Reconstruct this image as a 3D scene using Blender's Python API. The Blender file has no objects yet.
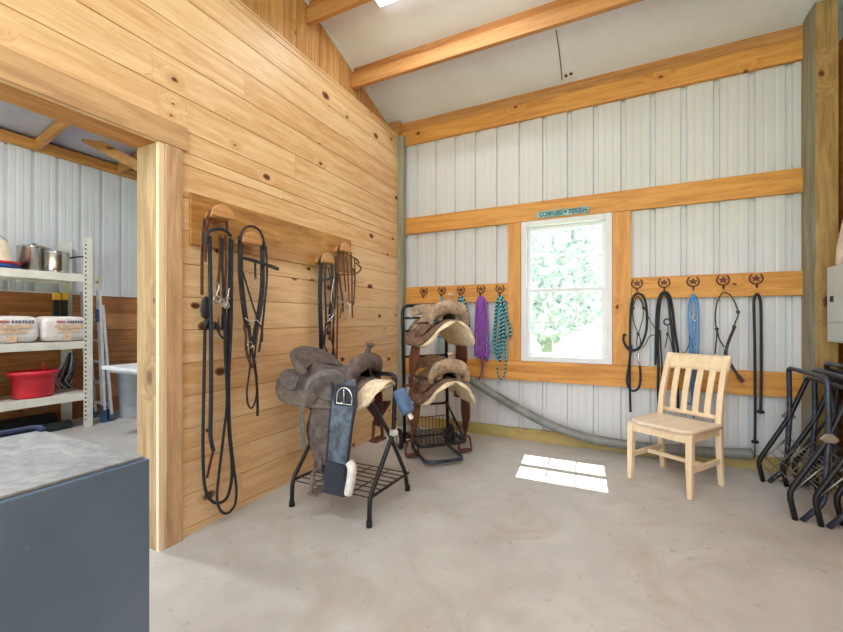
import bpy, math, random
from mathutils import Vector, Matrix
random.seed(7)
COL = bpy.context.scene.collection
PI = math.pi
# ------------------------------------------------------------------ camera model (used to measure positions on real planes)
TH, FPX, HY = math.radians(26.21), 401.9, 321.3
CX, CY, CH = 2.236, -4.036, 1.239
def ray(u, v):
    k = (u - 421.5) / FPX
    return Vector((-math.sin(TH) + math.cos(TH) * k, math.cos(TH) + math.sin(TH) * k, (HY - v) / FPX))
def onx(u, v, x):
    d = ray(u, v); return Vector((CX, CY, CH)) + d * ((x - CX) / d.x)
def ony(u, v, y):
    d = ray(u, v); return Vector((CX, CY, CH)) + d * ((y - CY) / d.y)
SL = .026
def fz(y): return .068 + SL * y           # the slab falls gently away from the back wall
# ------------------------------------------------------------------ mesh building
def crom(pts, n=6, closed=False):
    P = [Vector(p) for p in pts]
    if len(P) < 3: return P
    out = []; N = len(P)
    rng = range(N if closed else N - 1)
    for i in rng:
        g = lambda k: P[k % N] if closed else P[max(0, min(N - 1, k))]
        a, b, c, d = g(i - 1), g(i), g(i + 1), g(i + 2)
        for j in range(n):
            t = j / n
            out.append(.5 * ((2 * b) + (c - a) * t + (2 * a - 5 * b + 4 * c - d) * t * t + (3 * b - a - 3 * c + d) * t ** 3))
    if not closed: out.append(P[-1])
    return out
def fillet(pts, r, n=4):
    P = [Vector(p) for p in pts]; out = [P[0]]
    for i in range(1, len(P) - 1):
        a, b, c = P[i - 1], P[i], P[i + 1]
        d1 = (a - b); d2 = (c - b); q = min(r, d1.length * .45, d2.length * .45)
        s, e = b + d1.normalized() * q, b + d2.normalized() * q
        for j in range(n + 1):
            t = j / n; out.append(s * (1 - t) ** 2 + b * 2 * t * (1 - t) + e * t * t)
    out.append(P[-1]); return out
class MB:
    def __init__(s): s.v = []; s.f = []; s.sm = []; s.tone = []; s.ln = []
    def add(s, vs, fs, smooth=False, tone=None, ln=None):
        o = len(s.v); s.v += [Vector(p) for p in vs]
        tone = random.random() if tone is None else tone
        s.tone += tone if isinstance(tone, list) else [tone] * len(vs); s.ln += (ln if ln else [0.] * len(vs))
        s.f += [tuple(i + o for i in f) for f in fs]; s.sm += [smooth] * len(fs); return s
    def box(s, a, b, tone=None):
        x0, y0, z0 = [min(p, q) for p, q in zip(a, b)]; x1, y1, z1 = [max(p, q) for p, q in zip(a, b)]
        v = [(x0,y0,z0),(x1,y0,z0),(x1,y1,z0),(x0,y1,z0),(x0,y0,z1),(x1,y0,z1),(x1,y1,z1),(x0,y1,z1)]
        return s.add(v, [(0,3,2,1),(4,5,6,7),(0,1,5,4),(1,2,6,5),(2,3,7,6),(3,0,4,7)], False, tone)
    def hexa(s, v8, tone=None):
        return s.add(v8, [(0,3,2,1),(4,5,6,7),(0,1,5,4),(1,2,6,5),(2,3,7,6),(3,0,4,7)], False, tone)
    def prism(s, poly, fn, smooth=False):
        """poly: 2-D points; fn(p, k) gives the 3-D point for layer k = 0, 1"""
        n = len(poly); v = [fn(p, 0) for p in poly] + [fn(p, 1) for p in poly]
        f = [tuple(range(n))[::-1], tuple(range(n, 2 * n))] + [(i, (i + 1) % n, n + (i + 1) % n, n + i) for i in range(n)]
        return s.add(v, f, smooth)
    def sweep(s, pts, prof, up=None, closed=False, smooth=True, scale=None):
        P = [Vector(p) for p in pts]; n = len(P); m = len(prof); vs = []; ln = []; L = 0
        prev = None
        for i in range(n):
            a = P[(i - 1) % n] if closed or i else P[0]; b = P[(i + 1) % n] if closed or i < n - 1 else P[-1]
            t = (b - a)
            t = t.normalized() if t.length > 1e-9 else Vector((0, 0, 1))
            if up is not None:
                N = Vector(up) - t * t.dot(Vector(up))
                if N.length < 1e-4: N = t.orthogonal()
            else:
                N = (prev - t * prev.dot(t)) if prev is not None else t.orthogonal()
                if N.length < 1e-4: N = t.orthogonal()
            N.normalize(); prev = N; S = t.cross(N)
            k = scale[i] if scale else 1
            if i: L += (P[i] - P[i - 1]).length
            for (p, q) in prof:
                vs.append(P[i] + S * p * k + N * q * k); ln.append(L)
        fs = []
        for i in range(n if closed else n - 1):
            for j in range(m):
                a = i * m + j; b = i * m + (j + 1) % m; c = ((i + 1) % n) * m + (j + 1) % m; d = ((i + 1) % n) * m + j
                fs.append((a, b, c, d))
        if not closed: fs += [tuple(range(m))[::-1], tuple(range((n - 1) * m, n * m))]
        return s.add(vs, fs, smooth, [j / m for _ in range(n) for j in range(m)] if m == 8 and smooth else None, ln)
    def tube(s, pts, r, seg=8, closed=False, scale=None, up=None):
        return s.sweep(pts, [(r * math.cos(2 * PI * k / seg), r * math.sin(2 * PI * k / seg)) for k in range(seg)], up, closed, True, scale)
    def strap(s, pts, w, t, up, closed=False):
        h, k = w / 2, t / 2
        return s.sweep(pts, [(-h, -k * .4), (-h * .9, -k), (h * .9, -k), (h, -k * .4), (h, k * .4), (h * .9, k), (-h * .9, k), (-h, k * .4)], up, closed, False)
    def lathe(s, prof, c=(0, 0, 0), axis=(0, 0, 1), seg=24, smooth=True, sx=1, sy=1):
        A = Vector(axis).normalized(); X = A.orthogonal().normalized() if abs(A.z) < .99 else Vector((1, 0, 0)); Y = A.cross(X); C = Vector(c)
        v = [C + X * (r * math.cos(2 * PI * k / seg) * sx) + Y * (r * math.sin(2 * PI * k / seg) * sy) + A * z for r, z in prof for k in range(seg)]
        f = []
        for i in range(len(prof) - 1):
            for k in range(seg):
                f.append((i * seg + k, i * seg + (k + 1) % seg, (i + 1) * seg + (k + 1) % seg, (i + 1) * seg + k))
        if prof[0][0] > 1e-5: f.append(tuple(range(seg))[::-1])
        if prof[-1][0] > 1e-5: f.append(tuple(range((len(prof) - 1) * seg, len(prof) * seg)))
        return s.add(v, f, smooth)
    def sheet(s, fn, nu, nv, th):
        P = [[Vector(fn(i / nu, j / nv)) for j in range(nv + 1)] for i in range(nu + 1)]
        Q = []
        for i in range(nu + 1):
            row = []
            for j in range(nv + 1):
                du = P[min(nu, i + 1)][j] - P[max(0, i - 1)][j]; dv = P[i][min(nv, j + 1)] - P[i][max(0, j - 1)]
                n = du.cross(dv); n = n.normalized() if n.length > 1e-9 else Vector((0, 0, 1))
                row.append(P[i][j] - n * th)
            Q.append(row)
        M = nv + 1; o2 = (nu + 1) * M
        vs = [p for r in P for p in r] + [p for r in Q for p in r]; fs = []
        for i in range(nu):
            for j in range(nv):
                a, b, c, d = i * M + j, (i + 1) * M + j, (i + 1) * M + j + 1, i * M + j + 1
                fs += [(a, b, c, d), (a + o2, d + o2, c + o2, b + o2)]
        for i in range(nu):
            fs.append((i * M, i * M + o2, (i + 1) * M + o2, (i + 1) * M)); a = i * M + nv; fs.append((a, a + M, a + M + o2, a + o2))
        for j in range(nv):
            fs.append((j, j + 1, j + 1 + o2, j + o2)); a = nu * M + j; fs.append((a, a + o2, a + 1 + o2, a + 1))
        return s.add(vs, fs, True)
    def build(s, name, mat, parent=None, world=True, bevel=0, recalc=True):
        off = Vector((0, 0, 0))
        if world:
            p = parent
            while p is not None: off += p.location; p = p.parent
        me = bpy.data.meshes.new(name); me.from_pydata([v - off for v in s.v], [], s.f)
        me.polygons.foreach_set('use_smooth', s.sm)
        a = me.attributes.new('tone', 'FLOAT', 'POINT'); a.data.foreach_set('value', s.tone)
        a = me.attributes.new('run', 'FLOAT', 'POINT'); a.data.foreach_set('value', s.ln)
        me.validate(); me.update()
        if recalc:
            import bmesh
            bm = bmesh.new(); bm.from_mesh(me); bmesh.ops.recalc_face_normals(bm, faces=bm.faces); bm.to_mesh(me); bm.free()
        me.materials.append(mat)
        o = bpy.data.objects.new(name, me); COL.objects.link(o)
        if parent: o.parent = parent
        if bevel:
            m = o.modifiers.new('edge', 'BEVEL'); m.width = bevel; m.segments = 2; m.limit_method = 'ANGLE'; m.angle_limit = math.radians(40)
        return o
def tag(o, label, cat, group=None, kind=None):
    o['label'] = label; o['category'] = cat
    if group: o['group'] = group
    if kind: o['kind'] = kind
    return o
def struct(o, label, cat='structure'): return tag(o, label, cat, None, 'structure')
def thing(name, label, cat, loc=(0, 0, 0), rz=0, group=None, rx=0):
    o = bpy.data.objects.new(name, None); COL.objects.link(o); o.location = loc; o.rotation_euler = (rx, 0, rz)
    o.empty_display_size = .05
    return tag(o, label, cat, group)
def copy_tree(o, parent=None, label=None):
    c = o.copy(); COL.objects.link(c)
    if parent: c.parent = parent
    if label: c['label'] = label
    for ch in [k for k in bpy.data.objects if k.parent == o]: copy_tree(ch, c)
    return c
# ------------------------------------------------------------------ materials
def lin(c):
    return tuple(((x / 255) / 12.92 if x / 255 <= .04045 else ((x / 255 + .055) / 1.055) ** 2.4) for x in c) + (1,)
class NT:
    def __init__(s, name):
        s.m = bpy.data.materials.new(name); s.m.use_nodes = True; s.t = s.m.node_tree; s.b = s.t.nodes['Principled BSDF']
    def n(s, kind, **k):
        x = s.t.nodes.new(kind)
        for a, b in k.items(): setattr(x, a, b)
        return x
    def l(s, a, b): s.t.links.new(a, b)
    def math(s, op, a, b=None, clamp=False):
        x = s.n('ShaderNodeMath', operation=op, use_clamp=clamp)
        for i, q in enumerate((a, b)):
            if q is None: continue
            if isinstance(q, (int, float)): x.inputs[i].default_value = q
            else: s.l(q, x.inputs[i])
        return x.outputs[0]
    def ramp(s, f, stops):
        r = s.n('ShaderNodeValToRGB'); e = r.color_ramp.elements
        while len(e) < len(stops): e.new(.5)
        for i, (p, c) in enumerate(stops): e[i].position = p; e[i].color = c if len(c) == 4 else lin(c)
        s.l(f, r.inputs[0]); return r.outputs[0]
    def mix(s, f, a, b, mode='MIX'):
        x = s.n('ShaderNodeMix', data_type='RGBA', blend_type=mode)
        for i, q in ((0, f), (6, a), (7, b)):
            if isinstance(q, (int, float)): x.inputs[i].default_value = q
            elif isinstance(q, tuple): x.inputs[i].default_value = q if len(q) == 4 else lin(q)
            else: s.l(q, x.inputs[i])
        return x.outputs[2]
    def noise(s, vec, scale, detail=3, rough=.5, dist=0):
        x = s.n('ShaderNodeTexNoise'); x.inputs['Scale'].default_value = scale; x.inputs['Detail'].default_value = detail
        x.inputs['Roughness'].default_value = rough; x.inputs['Distortion'].default_value = dist
        if vec is not None: s.l(vec, x.inputs['Vector'])
        return x.outputs[0]
    def vmath(s, op, a, b):
        x = s.n('ShaderNodeVectorMath', operation=op)
        for i, q in enumerate((a, b)):
            if isinstance(q, tuple): x.inputs[i].default_value = q
            else: s.l(q, x.inputs[i])
        return x.outputs[0]
    def bump(s, h, st, dist=.01):
        x = s.n('ShaderNodeBump'); x.inputs['Strength'].default_value = st; x.inputs['Distance'].default_value = dist
        s.l(h, x.inputs['Height']); s.l(x.outputs[0], s.b.inputs['Normal'])
    def obj(s): return s.n('ShaderNodeTexCoord').outputs['Object']
    def attr(s, name): return s.n('ShaderNodeAttribute', attribute_name=name).outputs['Fac']
def plain(name, c, rough=.6, metal=0, var=.06, scale=8, bump=0, bscale=60):
    k = NT(name); o = k.obj(); n = k.noise(o, scale, 4, .6)
    d = tuple(max(0, x * (1 - var * 2.2)) for x in c); e = tuple(min(255, x * (1 + var)) for x in c)
    k.l(k.ramp(n, [(.3, d), (.7, e)]), k.b.inputs['Base Color'])
    k.b.inputs['Roughness'].default_value = rough; k.b.inputs['Metallic'].default_value = metal
    if bump: k.bump(k.noise(o, bscale, 3), bump, .004)
    return k.m
def wood(name, light, dark, axis='y', flat='x', knots=.5, ks=2.6, rough=.5, grain=1., tonev=.5, knotc=(92, 48, 24), streak=None, kmax=.06):
    """boards: grain runs along axis, the board faces along flat; 'tone' shifts every board"""
    k = NT(name); o = k.obj(); tone = k.attr('tone')
    shift = k.n('ShaderNodeCombineXYZ')
    for i in range(3): k.l(k.math('MULTIPLY', tone, (17.3, 31.7, 23.1)[i]), shift.inputs[i])
    p = k.vmath('ADD', o, shift.outputs[0])
    oth = [a for a in 'xyz' if a not in (axis, flat)][0]
    vo = k.n('ShaderNodeTexVoronoi', voronoi_dimensions='2D', feature='F1'); vo.inputs['Scale'].default_value = ks; vo.inputs['Randomness'].default_value = 1
    sp = k.n('ShaderNodeSeparateXYZ'); k.l(p, sp.inputs[0]); cb = k.n('ShaderNodeCombineXYZ')
    k.l(k.math('MULTIPLY', sp.outputs['xyz'.index(axis)], .75), cb.inputs[0]); k.l(k.math('MULTIPLY', sp.outputs['xyz'.index(oth)], 1.15), cb.inputs[1]); k.l(cb.outputs[0], vo.inputs['Vector'])
    sc = k.n('ShaderNodeSeparateColor'); k.l(vo.outputs['Color'], sc.inputs[0])
    keep = k.math('LESS_THAN', sc.outputs[0], knots)
    near = k.math('MULTIPLY', k.math('SUBTRACT', 1, k.math('MULTIPLY', vo.outputs['Distance'], 4.5), True), keep)
    g = tuple((1.1 if a == axis else 13 * grain) for a in 'xyz')
    pg = k.vmath('MULTIPLY', p, g)
    warp = k.n('ShaderNodeCombineXYZ')
    for i in range(3): k.l(k.math('MULTIPLY', near, 1.1), warp.inputs[i])
    pg2 = k.vmath('ADD', pg, warp.outputs[0])
    n1 = k.noise(pg2, 1.6, 5, .62, .6); n2 = k.noise(pg2, 7, 3, .5)
    f = k.math('ADD', k.math('MULTIPLY', n1, .75), k.math('MULTIPLY', n2, .25))
    f = k.math('ADD', f, k.math('MULTIPLY', k.math('SUBTRACT', tone, .5), tonev * .3))
    c = k.ramp(f, [(.38, light), (.64, dark)])
    if streak: c = k.mix(k.math('MULTIPLY', k.math('GREATER_THAN', k.noise(p, 1.5, 2), .58), .35), c, streak)
    c = k.mix(k.math('MULTIPLY', near, .35), c, dark)
    r = k.noise(p, 40, 2)
    dd = k.math('ADD', vo.outputs['Distance'], k.math('MULTIPLY', k.math('SUBTRACT', r, .5), .03))
    size = k.math('ADD', .018, k.math('MULTIPLY', k.math('POWER', k.math('MULTIPLY', sc.outputs[0], 1 / max(knots, .01)), 2.2), kmax))
    kn = k.math('MULTIPLY', k.math('LESS_THAN', dd, size), keep)
    ring = k.math('MULTIPLY', k.math('LESS_THAN', dd, k.math('MULTIPLY', size, 1.5)), keep)
    mid = tuple((a + b) / 2 for a, b in zip(knotc, dark))
    c = k.mix(ring, c, mid); c = k.mix(kn, c, knotc)
    k.l(c, k.b.inputs['Base Color']); k.b.inputs['Roughness'].default_value = rough
    k.bump(f, .12, .003)
    return k.m
M = {}
PINE_L, PINE_D = (240, 209, 163), (216, 169, 116)
M['pine_y'] = wood('pine_wall', PINE_L, PINE_D, 'y', 'x', .62, 3.3, .42)
M['pine_z'] = wood('pine_gable', (222, 178, 118), (186, 134, 76), 'z', 'x', .35, 2.6, .5)
M['girt'] = wood('girt_wood', (220, 160, 80), (184, 118, 46), 'x', 'y', .35, 2.2, .5, 1.2, .4, (96, 44, 16), kmax=.015)
M['girt_z'] = wood('stud_wood', (222, 164, 88), (190, 124, 54), 'z', 'y', .35, 2.2, .5, 1.2, .4, (96, 44, 16), kmax=.015)
M['beam'] = wood('beam_wood', (204, 150, 92), (168, 114, 60), 'x', 'y', .3, 2.2, .55, 1.1, .4, (96, 44, 16))
M['beam_shade'] = wood('shaded_beam_wood', (186, 128, 68), (146, 92, 42), 'x', 'y', .3, 2.2, .6, 1.1, .4, (80, 38, 16))  # beam wood darkened: shade on the recessed upper board put into the colour
M['beam_y'] = wood('plate_wood', (208, 150, 78), (160, 100, 44), 'y', 'x', .3, 2.2, .55, 1.1, .4, (96, 44, 16))
M['post'] = wood('post_wood', (190, 160, 104), (146, 118, 68), 'z', 'y', .5, 1.5, .7, .9, .4, (90, 40, 20))
M['post_grey'] = wood('grey_post_wood', (160, 158, 140), (122, 122, 104), 'z', 'x', .1, 1.5, .8, .9, .4)
M['casing'] = wood('casing_wood', (222, 188, 146), (184, 146, 108), 'z', 'x', .3, 1.8, .65, 1, .5, (110, 70, 40))
M['jamb'] = wood('jamb_wood', (206, 176, 136), (162, 130, 94), 'z', 'y', .6, 2.0, .65, 1, .5, (120, 90, 66))
M['casing_y'] = wood('header_wood', (218, 180, 134), (186, 146, 104), 'y', 'x', .3, 1.8, .65, 1, .5, (110, 70, 40))
M['skirtb'] = wood('skirt_wood', (188, 166, 108), (150, 124, 68), 'x', 'y', .2, 2, .7, 1, .6, streak=(150, 150, 90))
M['wains'] = wood('wainscot_wood', (200, 140, 84), (156, 98, 50), 'y', 'x', .45, 2.6, .5, 1, .8)
M['tackb'] = wood('tack_board_wood', (200, 152, 88), (150, 102, 52), 'y', 'x', .35, 2.5, .3, .8, .3)
M['brk'] = wood('bracket_wood', (208, 158, 102), (166, 114, 66), 'y', 'x', .0, 2.5, .4, 1.4, .4)
M['chair'] = wood('chair_wood', (246, 228, 198), (232, 206, 168), 'z', 'y', .0, 2.5, .4, 1.2, .2)
M['seat'] = wood('chair_seat_wood', (240, 226, 208), (226, 204, 176), 'x', 'z', .0, 2.5, .32, 1.2, .2)
def concrete():
    k = NT('concrete'); o = k.obj()
    a = k.noise(o, 1.1, 6, .62, .3); b = k.noise(o, 6, 5, .6); d = k.noise(o, 55, 3)
    f = k.math('ADD', k.math('MULTIPLY', a, .65), k.math('MULTIPLY', b, .35))
    c = k.ramp(f, [(.3, (168, 166, 164)), (.52, (188, 187, 185)), (.72, (204, 204, 202))])
    st = k.noise(o, 2.3, 4, .7, .8)
    c = k.mix(k.math('MULTIPLY', k.math('GREATER_THAN', k.noise(o, 17, 2), .7), .3), c, (128, 116, 102))
    c = k.mix(k.math('MULTIPLY', k.math('SUBTRACT', st, .52, True), 2.6), c, (168, 152, 134))
    k.l(c, k.b.inputs['Base Color']); k.l(k.ramp(b, [(.3, (120,)*3 + (1,) if 0 else (.35, .35, .35, 1)), (.7, (.62, .62, .62, 1))]), k.b.inputs['Roughness'])
    k.bump(k.math('ADD', d, k.math('MULTIPLY', b, 2)), .12, .004); return k.m
M['conc'] = concrete()
M['metalwall'] = plain('white_metal_panel', (212, 215, 220), .38, 0, .015, 2)
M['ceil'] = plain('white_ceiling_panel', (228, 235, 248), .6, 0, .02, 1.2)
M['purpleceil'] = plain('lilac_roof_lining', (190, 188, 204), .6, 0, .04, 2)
M['white'] = plain('white_vinyl', (226, 229, 235), .35, 0, .01)
M['gap'] = plain('dark_gap', (96, 66, 38), .9)
M['black'] = plain('black_powder_coat', (34, 36, 40), .32, .3, .1)
M['slate'] = plain('worn_slate_metal', (74, 82, 98), .32, .6, .2, 14)
M['wire'] = plain('wire_steel', (150, 148, 142), .35, .8, .1)
M['blackwire'] = plain('black_wire', (44, 44, 46), .4, .5, .1)
M['chrome'] = plain('nickel', (208, 208, 208), .2, 1, .03)
M['zinc'] = plain('zinc_bracket', (214, 214, 208), .4, .3, .05)
M['steel'] = plain('stainless_steel', (200, 198, 192), .22, 1, .05, 5)
M['shelf'] = plain('beige_steel', (222, 220, 210), .45, 0, .03, 6)
M['slot'] = plain('slot_dark', (50, 50, 48), .8)
M['rubber'] = plain('black_rubber', (30, 30, 31), .8)
M['ropeblk'] = plain('black_rope', (38, 44, 54), .75, 0, .25, 160, .6, 400)
M['ropethin'] = plain('charcoal_cord', (66, 68, 66), .75, 0, .25, 160, .6, 400)
M['leadblk'] = plain('black_leather', (40, 42, 50), .45, 0, .2, 40, .3, 120)
M['leadbrn'] = plain('brown_leather', (104, 66, 44), .5, 0, .2, 40, .3, 120)
M['ropeblue'] = plain('blue_webbing', (92, 152, 206), .7, 0, .16, 120, .6, 300)
M['ropeteal'] = plain('pale_teal_webbing', (134, 200, 214), .7, 0, .14, 120, .6, 300)
M['ropepurp'] = plain('purple_cord', (150, 84, 190), .7, 0, .2, 120, .6, 300)
M['red'] = plain('red_rubber', (216, 40, 56), .45, 0, .06, 5)
M['redtray'] = plain('red_plastic', (200, 40, 40), .4)
M['bluetray'] = plain('blue_plastic', (50, 84, 160), .4)
M['green'] = plain('green_plastic', (30, 130, 92), .45)
M['cream'] = plain('cream_plastic', (232, 216, 188), .5, 0, .03)
M['grey'] = plain('grey_plastic', (170, 174, 182), .5, 0, .04)
M['ladderal'] = plain('ladder_aluminium', (222, 224, 228), .35, .5, .04)
M['ladderbl'] = plain('ladder_blue_plastic', (52, 76, 112), .5)
M['yellow'] = plain('yellow_plastic', (226, 178, 60), .5)
M['pipe'] = plain('grey_pipe', (132, 136, 132), .42, 0, .12, 6)
M['panelgrey'] = plain('panel_grey_enamel', (196, 202, 204), .4, 0, .02)
M['cloth'] = plain('off_white_cloth', (226, 208, 192), .9, 0, .05, 14, .4, 60)
M['brass'] = plain('bronze_hook', (104, 66, 48), .45, .6, .2, 60)
M['suede'] = plain('brown_suede', (132, 106, 90), .92, 0, .14, 22, .5, 140)
M['darksuede'] = plain('dark_suede', (98, 86, 82), .8, 0, .16, 22, .5, 140)
M['tansuede'] = plain('tan_suede', (178, 154, 130), .9, 0, .14, 22, .5, 140)
M['browns'] = plain('red_brown_leather', (112, 68, 54), .6, 0, .2, 16, .3, 100)
M['seatdark'] = plain('grey_brown_seat', (100, 91, 88), .72, 0, .12, 18, .3, 110)
M['skirtbr'] = plain('taupe_leather', (118, 104, 94), .7, 0, .14, 16, .3, 90)
M['strapgr'] = plain('grey_brown_strap', (112, 106, 104), .7, 0, .1, 30)
M['fleece'] = plain('cream_fleece', (252, 228, 196), .95, 0, .06, 30, .8, 160)
M['whitefl'] = plain('white_fleece', (236, 236, 234), .95, 0, .05, 30, .8, 160)
M['cinch'] = plain('blue_grey_neoprene', (84, 96, 112), .5, 0, .22, 20)
M['cinchedge'] = plain('navy_binding', (40, 44, 58), .6)
M['bluepad'] = plain('blue_foam', (84, 112, 150), .7, 0, .08, 20)
M['burg'] = plain('burgundy_leather', (84, 46, 46), .5, 0, .2, 20)
M['signteal'] = plain('turquoise_sign', (146, 198, 204), .7, 0, .12, 20)
M['signnavy'] = plain('navy_sign_paint', (26, 42, 76), .7)
M['conduit'] = plain('dark_conduit', (70, 82, 86), .5)
M['foil'] = plain('bag_print_orange', (222, 190, 158), .5, 0, .1, 40)
M['inkblue'] = plain('bag_print_blue', (120, 118, 140), .5)
M['inkred'] = plain('bag_print_red', (196, 110, 120), .5)
M['bag'] = plain('white_plastic_bag', (232, 226, 224), .4, 0, .04, 14, .6, 22)
M['grass'] = plain('lawn', (190, 206, 170), .9, 0, .2, 3)
M['leaf'] = plain('tree_leaves', (180, 204, 184), .8, 0, .3, 4)  # overexposed glare of the outdoors put into the pale leaf colour
M['bark'] = plain('tree_bark', (176, 176, 160), .9)
M['paleh'] = plain('pale_siding', (226, 230, 232), .7)
M['wframe'] = plain('dark_window_frame', (50, 46, 58), .5)
def stripes(name, a, b, n=42, lean=1.):
    k = NT(name); r = k.attr('run')
    f = k.math('GREATER_THAN', k.math('FRACT', k.math('ADD', k.math('MULTIPLY', r, n), k.attr('tone'))), .55)
    k.l(k.mix(f, a, b), k.b.inputs['Base Color']); k.b.inputs['Roughness'].default_value = .75; return k.m
def dashes():
    k = NT('slotted_steel'); sp = k.n('ShaderNodeSeparateXYZ'); k.l(k.obj(), sp.inputs[0])
    f = k.math('LESS_THAN', k.math('FRACT', k.math('MULTIPLY', sp.outputs[2], 20)), .45)
    k.l(k.mix(f, (222, 220, 210), (50, 50, 48)), k.b.inputs['Base Color']); return k.m
M['slotstrip'] = dashes()
M['candy'] = stripes('black_teal_rope', (34, 44, 60), (120, 196, 200), 26)
def glass(name, tint=(1, 1, 1, 1)):
    k = NT(name); t = k.t; g = k.n('ShaderNodeBsdfGlossy'); g.inputs['Roughness'].default_value = .02
    tr = k.n('ShaderNodeBsdfTransparent'); tr.inputs[0].default_value = (.96, .98, .98, 1)
    mx = k.n('ShaderNodeMixShader'); mx.inputs[0].default_value = .06
    k.l(tr.outputs[0], mx.inputs[1]); k.l(g.outputs[0], mx.inputs[2])
    out = t.nodes['Material Output']; k.l(mx.outputs[0], out.inputs['Surface']); return k.m
M['glass'] = glass('window_glass')
def chestmat():
    k = NT('chest_blue_steel'); o = k.obj()
    n = k.noise(o, 3, 6, .6); sc = k.noise(k.vmath('MULTIPLY', o, (1, 34, 5)), 3, 5, .7, 1.2)
    c = k.ramp(n, [(.3, (78, 102, 130)), (.7, (100, 122, 146))])
    c = k.mix(k.math('MULTIPLY', k.math('GREATER_THAN', sc, .71), .4), c, (140, 152, 164))
    k.l(c, k.b.inputs['Base Color']); k.b.inputs['Roughness'].default_value = .42; k.b.inputs['Metallic'].default_value = 0; return k.m
M['chest'] = chestmat()
def matmat():
    k = NT('worn_rubber_mat'); o = k.obj()
    n = k.noise(k.vmath('MULTIPLY', o, (1, 2.5, 1)), 5, 7, .65, .8); m = k.noise(o, 34, 4, .7)
    c = k.ramp(k.math('ADD', k.math('MULTIPLY', n, .6), k.math('MULTIPLY', m, .4)), [(.35, (98, 104, 112)), (.5, (128, 134, 140)), (.68, (160, 166, 170))])
    k.l(c, k.b.inputs['Base Color']); k.b.inputs['Roughness'].default_value = .5; k.bump(m, .2, .002); return k.m
M['mat'] = matmat()
def emis(name, c, s):
    k = NT(name); k.b.inputs['Emission Color'].default_value = c; k.b.inputs['Emission Strength'].default_value = s; return k.m
M['lamp'] = emis('lamp_diffuser', (1, .97, .92, 1), 9)
# ================================================================== THE SETTING
ZB = -7.0        # unseen barn end behind the camera, left open to let sky light in
XR = 3.64; PITCH = 1 / 3
def cz(y): return 3.475 - y * PITCH
def slab(name, x0, x1, y0, y1, mat, dz=0, th=.15):
    b = MB(); b.hexa([(x0,y0,fz(y0)+dz-th),(x1,y0,fz(y0)+dz-th),(x1,y1,fz(y1)+dz-th),(x0,y1,fz(y1)+dz-th),(x0,y0,fz(y0)+dz),(x1,y0,fz(y0)+dz),(x1,y1,fz(y1)+dz),(x0,y1,fz(y1)+dz)])
    return b.build(name, mat)
struct(slab('floor', -4.1, 3.9, ZB, .12, M['conc']), 'pale worn concrete slab running through the tack room and the store room', 'floor')
# left wall of horizontal pine boards
BW = .1905
def board_wall(name, x, y_hi, rows, mat, th=.022, face=1):
    b = MB()
    for z0, z1, ya in rows:
        y = y_hi
        first = True
        while y > ya:
            y2 = max(ya, y - (random.uniform(1.0, 3.2) if first else 3.6)); first = False
            if y2 - ya < .5: y2 = ya
            g = .0014
            xa, xb = (x - th, x)
            e = .003
            # a board with eased long edges
            pr = [(xa, z0 + g), (xb - e, z0 + g), (xb, z0 + g + e), (xb, z1 - g - e), (xb - e, z1 - g), (xa, z1 - g)]
            b.prism(pr, lambda p, k, y=y, y2=y2: (p[0], (y - .0006) if k == 0 else (y2 + .0006), p[1]))
            y = y2
    return b.build(name, mat)
rows = []
z = -.10
k = 0
TOPZ = 3.33
OPEN_Y = -2.69; OPEN_Z = 2.21
z = .045 - BW
while z < TOPZ - .01:
    z1 = min(z + BW, TOPZ)
    if z1 <= OPEN_Z + .01: rows.append((z, z1, OPEN_Y))
    elif z < OPEN_Z: rows += [(z, OPEN_Z, OPEN_Y), (OPEN_Z, z1, ZB)]
    else: rows.append((z, z1, ZB))
    z = z1
wl = struct(board_wall('wall_left', 0, 0, rows, M['pine_y']), 'knotty pine board wall with the tack board and the store room opening', 'wall')
b = MB()
b.box((-.12, 0.0, -.1), (-.0225, OPEN_Y + .1, TOPZ)).box((-.12, OPEN_Y + .1, OPEN_Z + .02), (-.0225, ZB, TOPZ))
core = b.build('wall_core', M['gap'], wl)
b = MB(); y = 0; 
while y > -4.2:                                    # upper gable of vertical boards, set back above the wall top
    y2 = y - .14; e = .002
    b.hexa([(-.15, y2 + e, TOPZ - .02), (-.13, y2 + e, TOPZ - .02), (-.13, y - e, TOPZ - .02), (-.15, y - e, TOPZ - .02),
            (-.15, y2 + e, cz(y2)), (-.13, y2 + e, cz(y2)), (-.13, y - e, cz(y)), (-.15, y - e, cz(y))]); y = y2
while y > ZB:
    y2 = max(ZB, y - .14)
    b.hexa([(-.15, y2 + .002, TOPZ - .02), (-.13, y2 + .002, TOPZ - .02), (-.13, y - .002, TOPZ - .02), (-.15, y - .002, TOPZ - .02),
            (-.15, y2 + .002, cz(y2)), (-.13, y2 + .002, cz(y2)), (-.13, y - .002, cz(y)), (-.15, y - .002, cz(y))]); y = y2
struct(b.build('wall_gable', M['pine_z']), 'vertical pine boards of the gable above the left wall', 'wall')
b = MB(); b.prism([(0, 0), (ZB, 0), (ZB, cz(ZB) - TOPZ), (0, cz(0) - TOPZ)], lambda p, k: (-.17 if k else -.152, p[0], TOPZ + p[1]))
struct(b.build('wall_gable_backing', M['gap']), 'dark backing behind the gable boards', 'wall')
b = MB(); b.box((-.15, 0, TOPZ), (.004, ZB, TOPZ + .012)); struct(b.build('trim_1', M['pine_y']), 'narrow ledge along the top of the pine wall', 'trim')
b = MB(); b.hexa([(-.13, ZB, cz(ZB) - .03), (-.115, ZB, cz(ZB) - .03), (-.115, 0, cz(0) - .03), (-.13, 0, cz(0) - .03), (-.13, ZB, cz(ZB)), (-.115, ZB, cz(ZB)), (-.115, 0, cz(0)), (-.13, 0, cz(0))])
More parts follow.
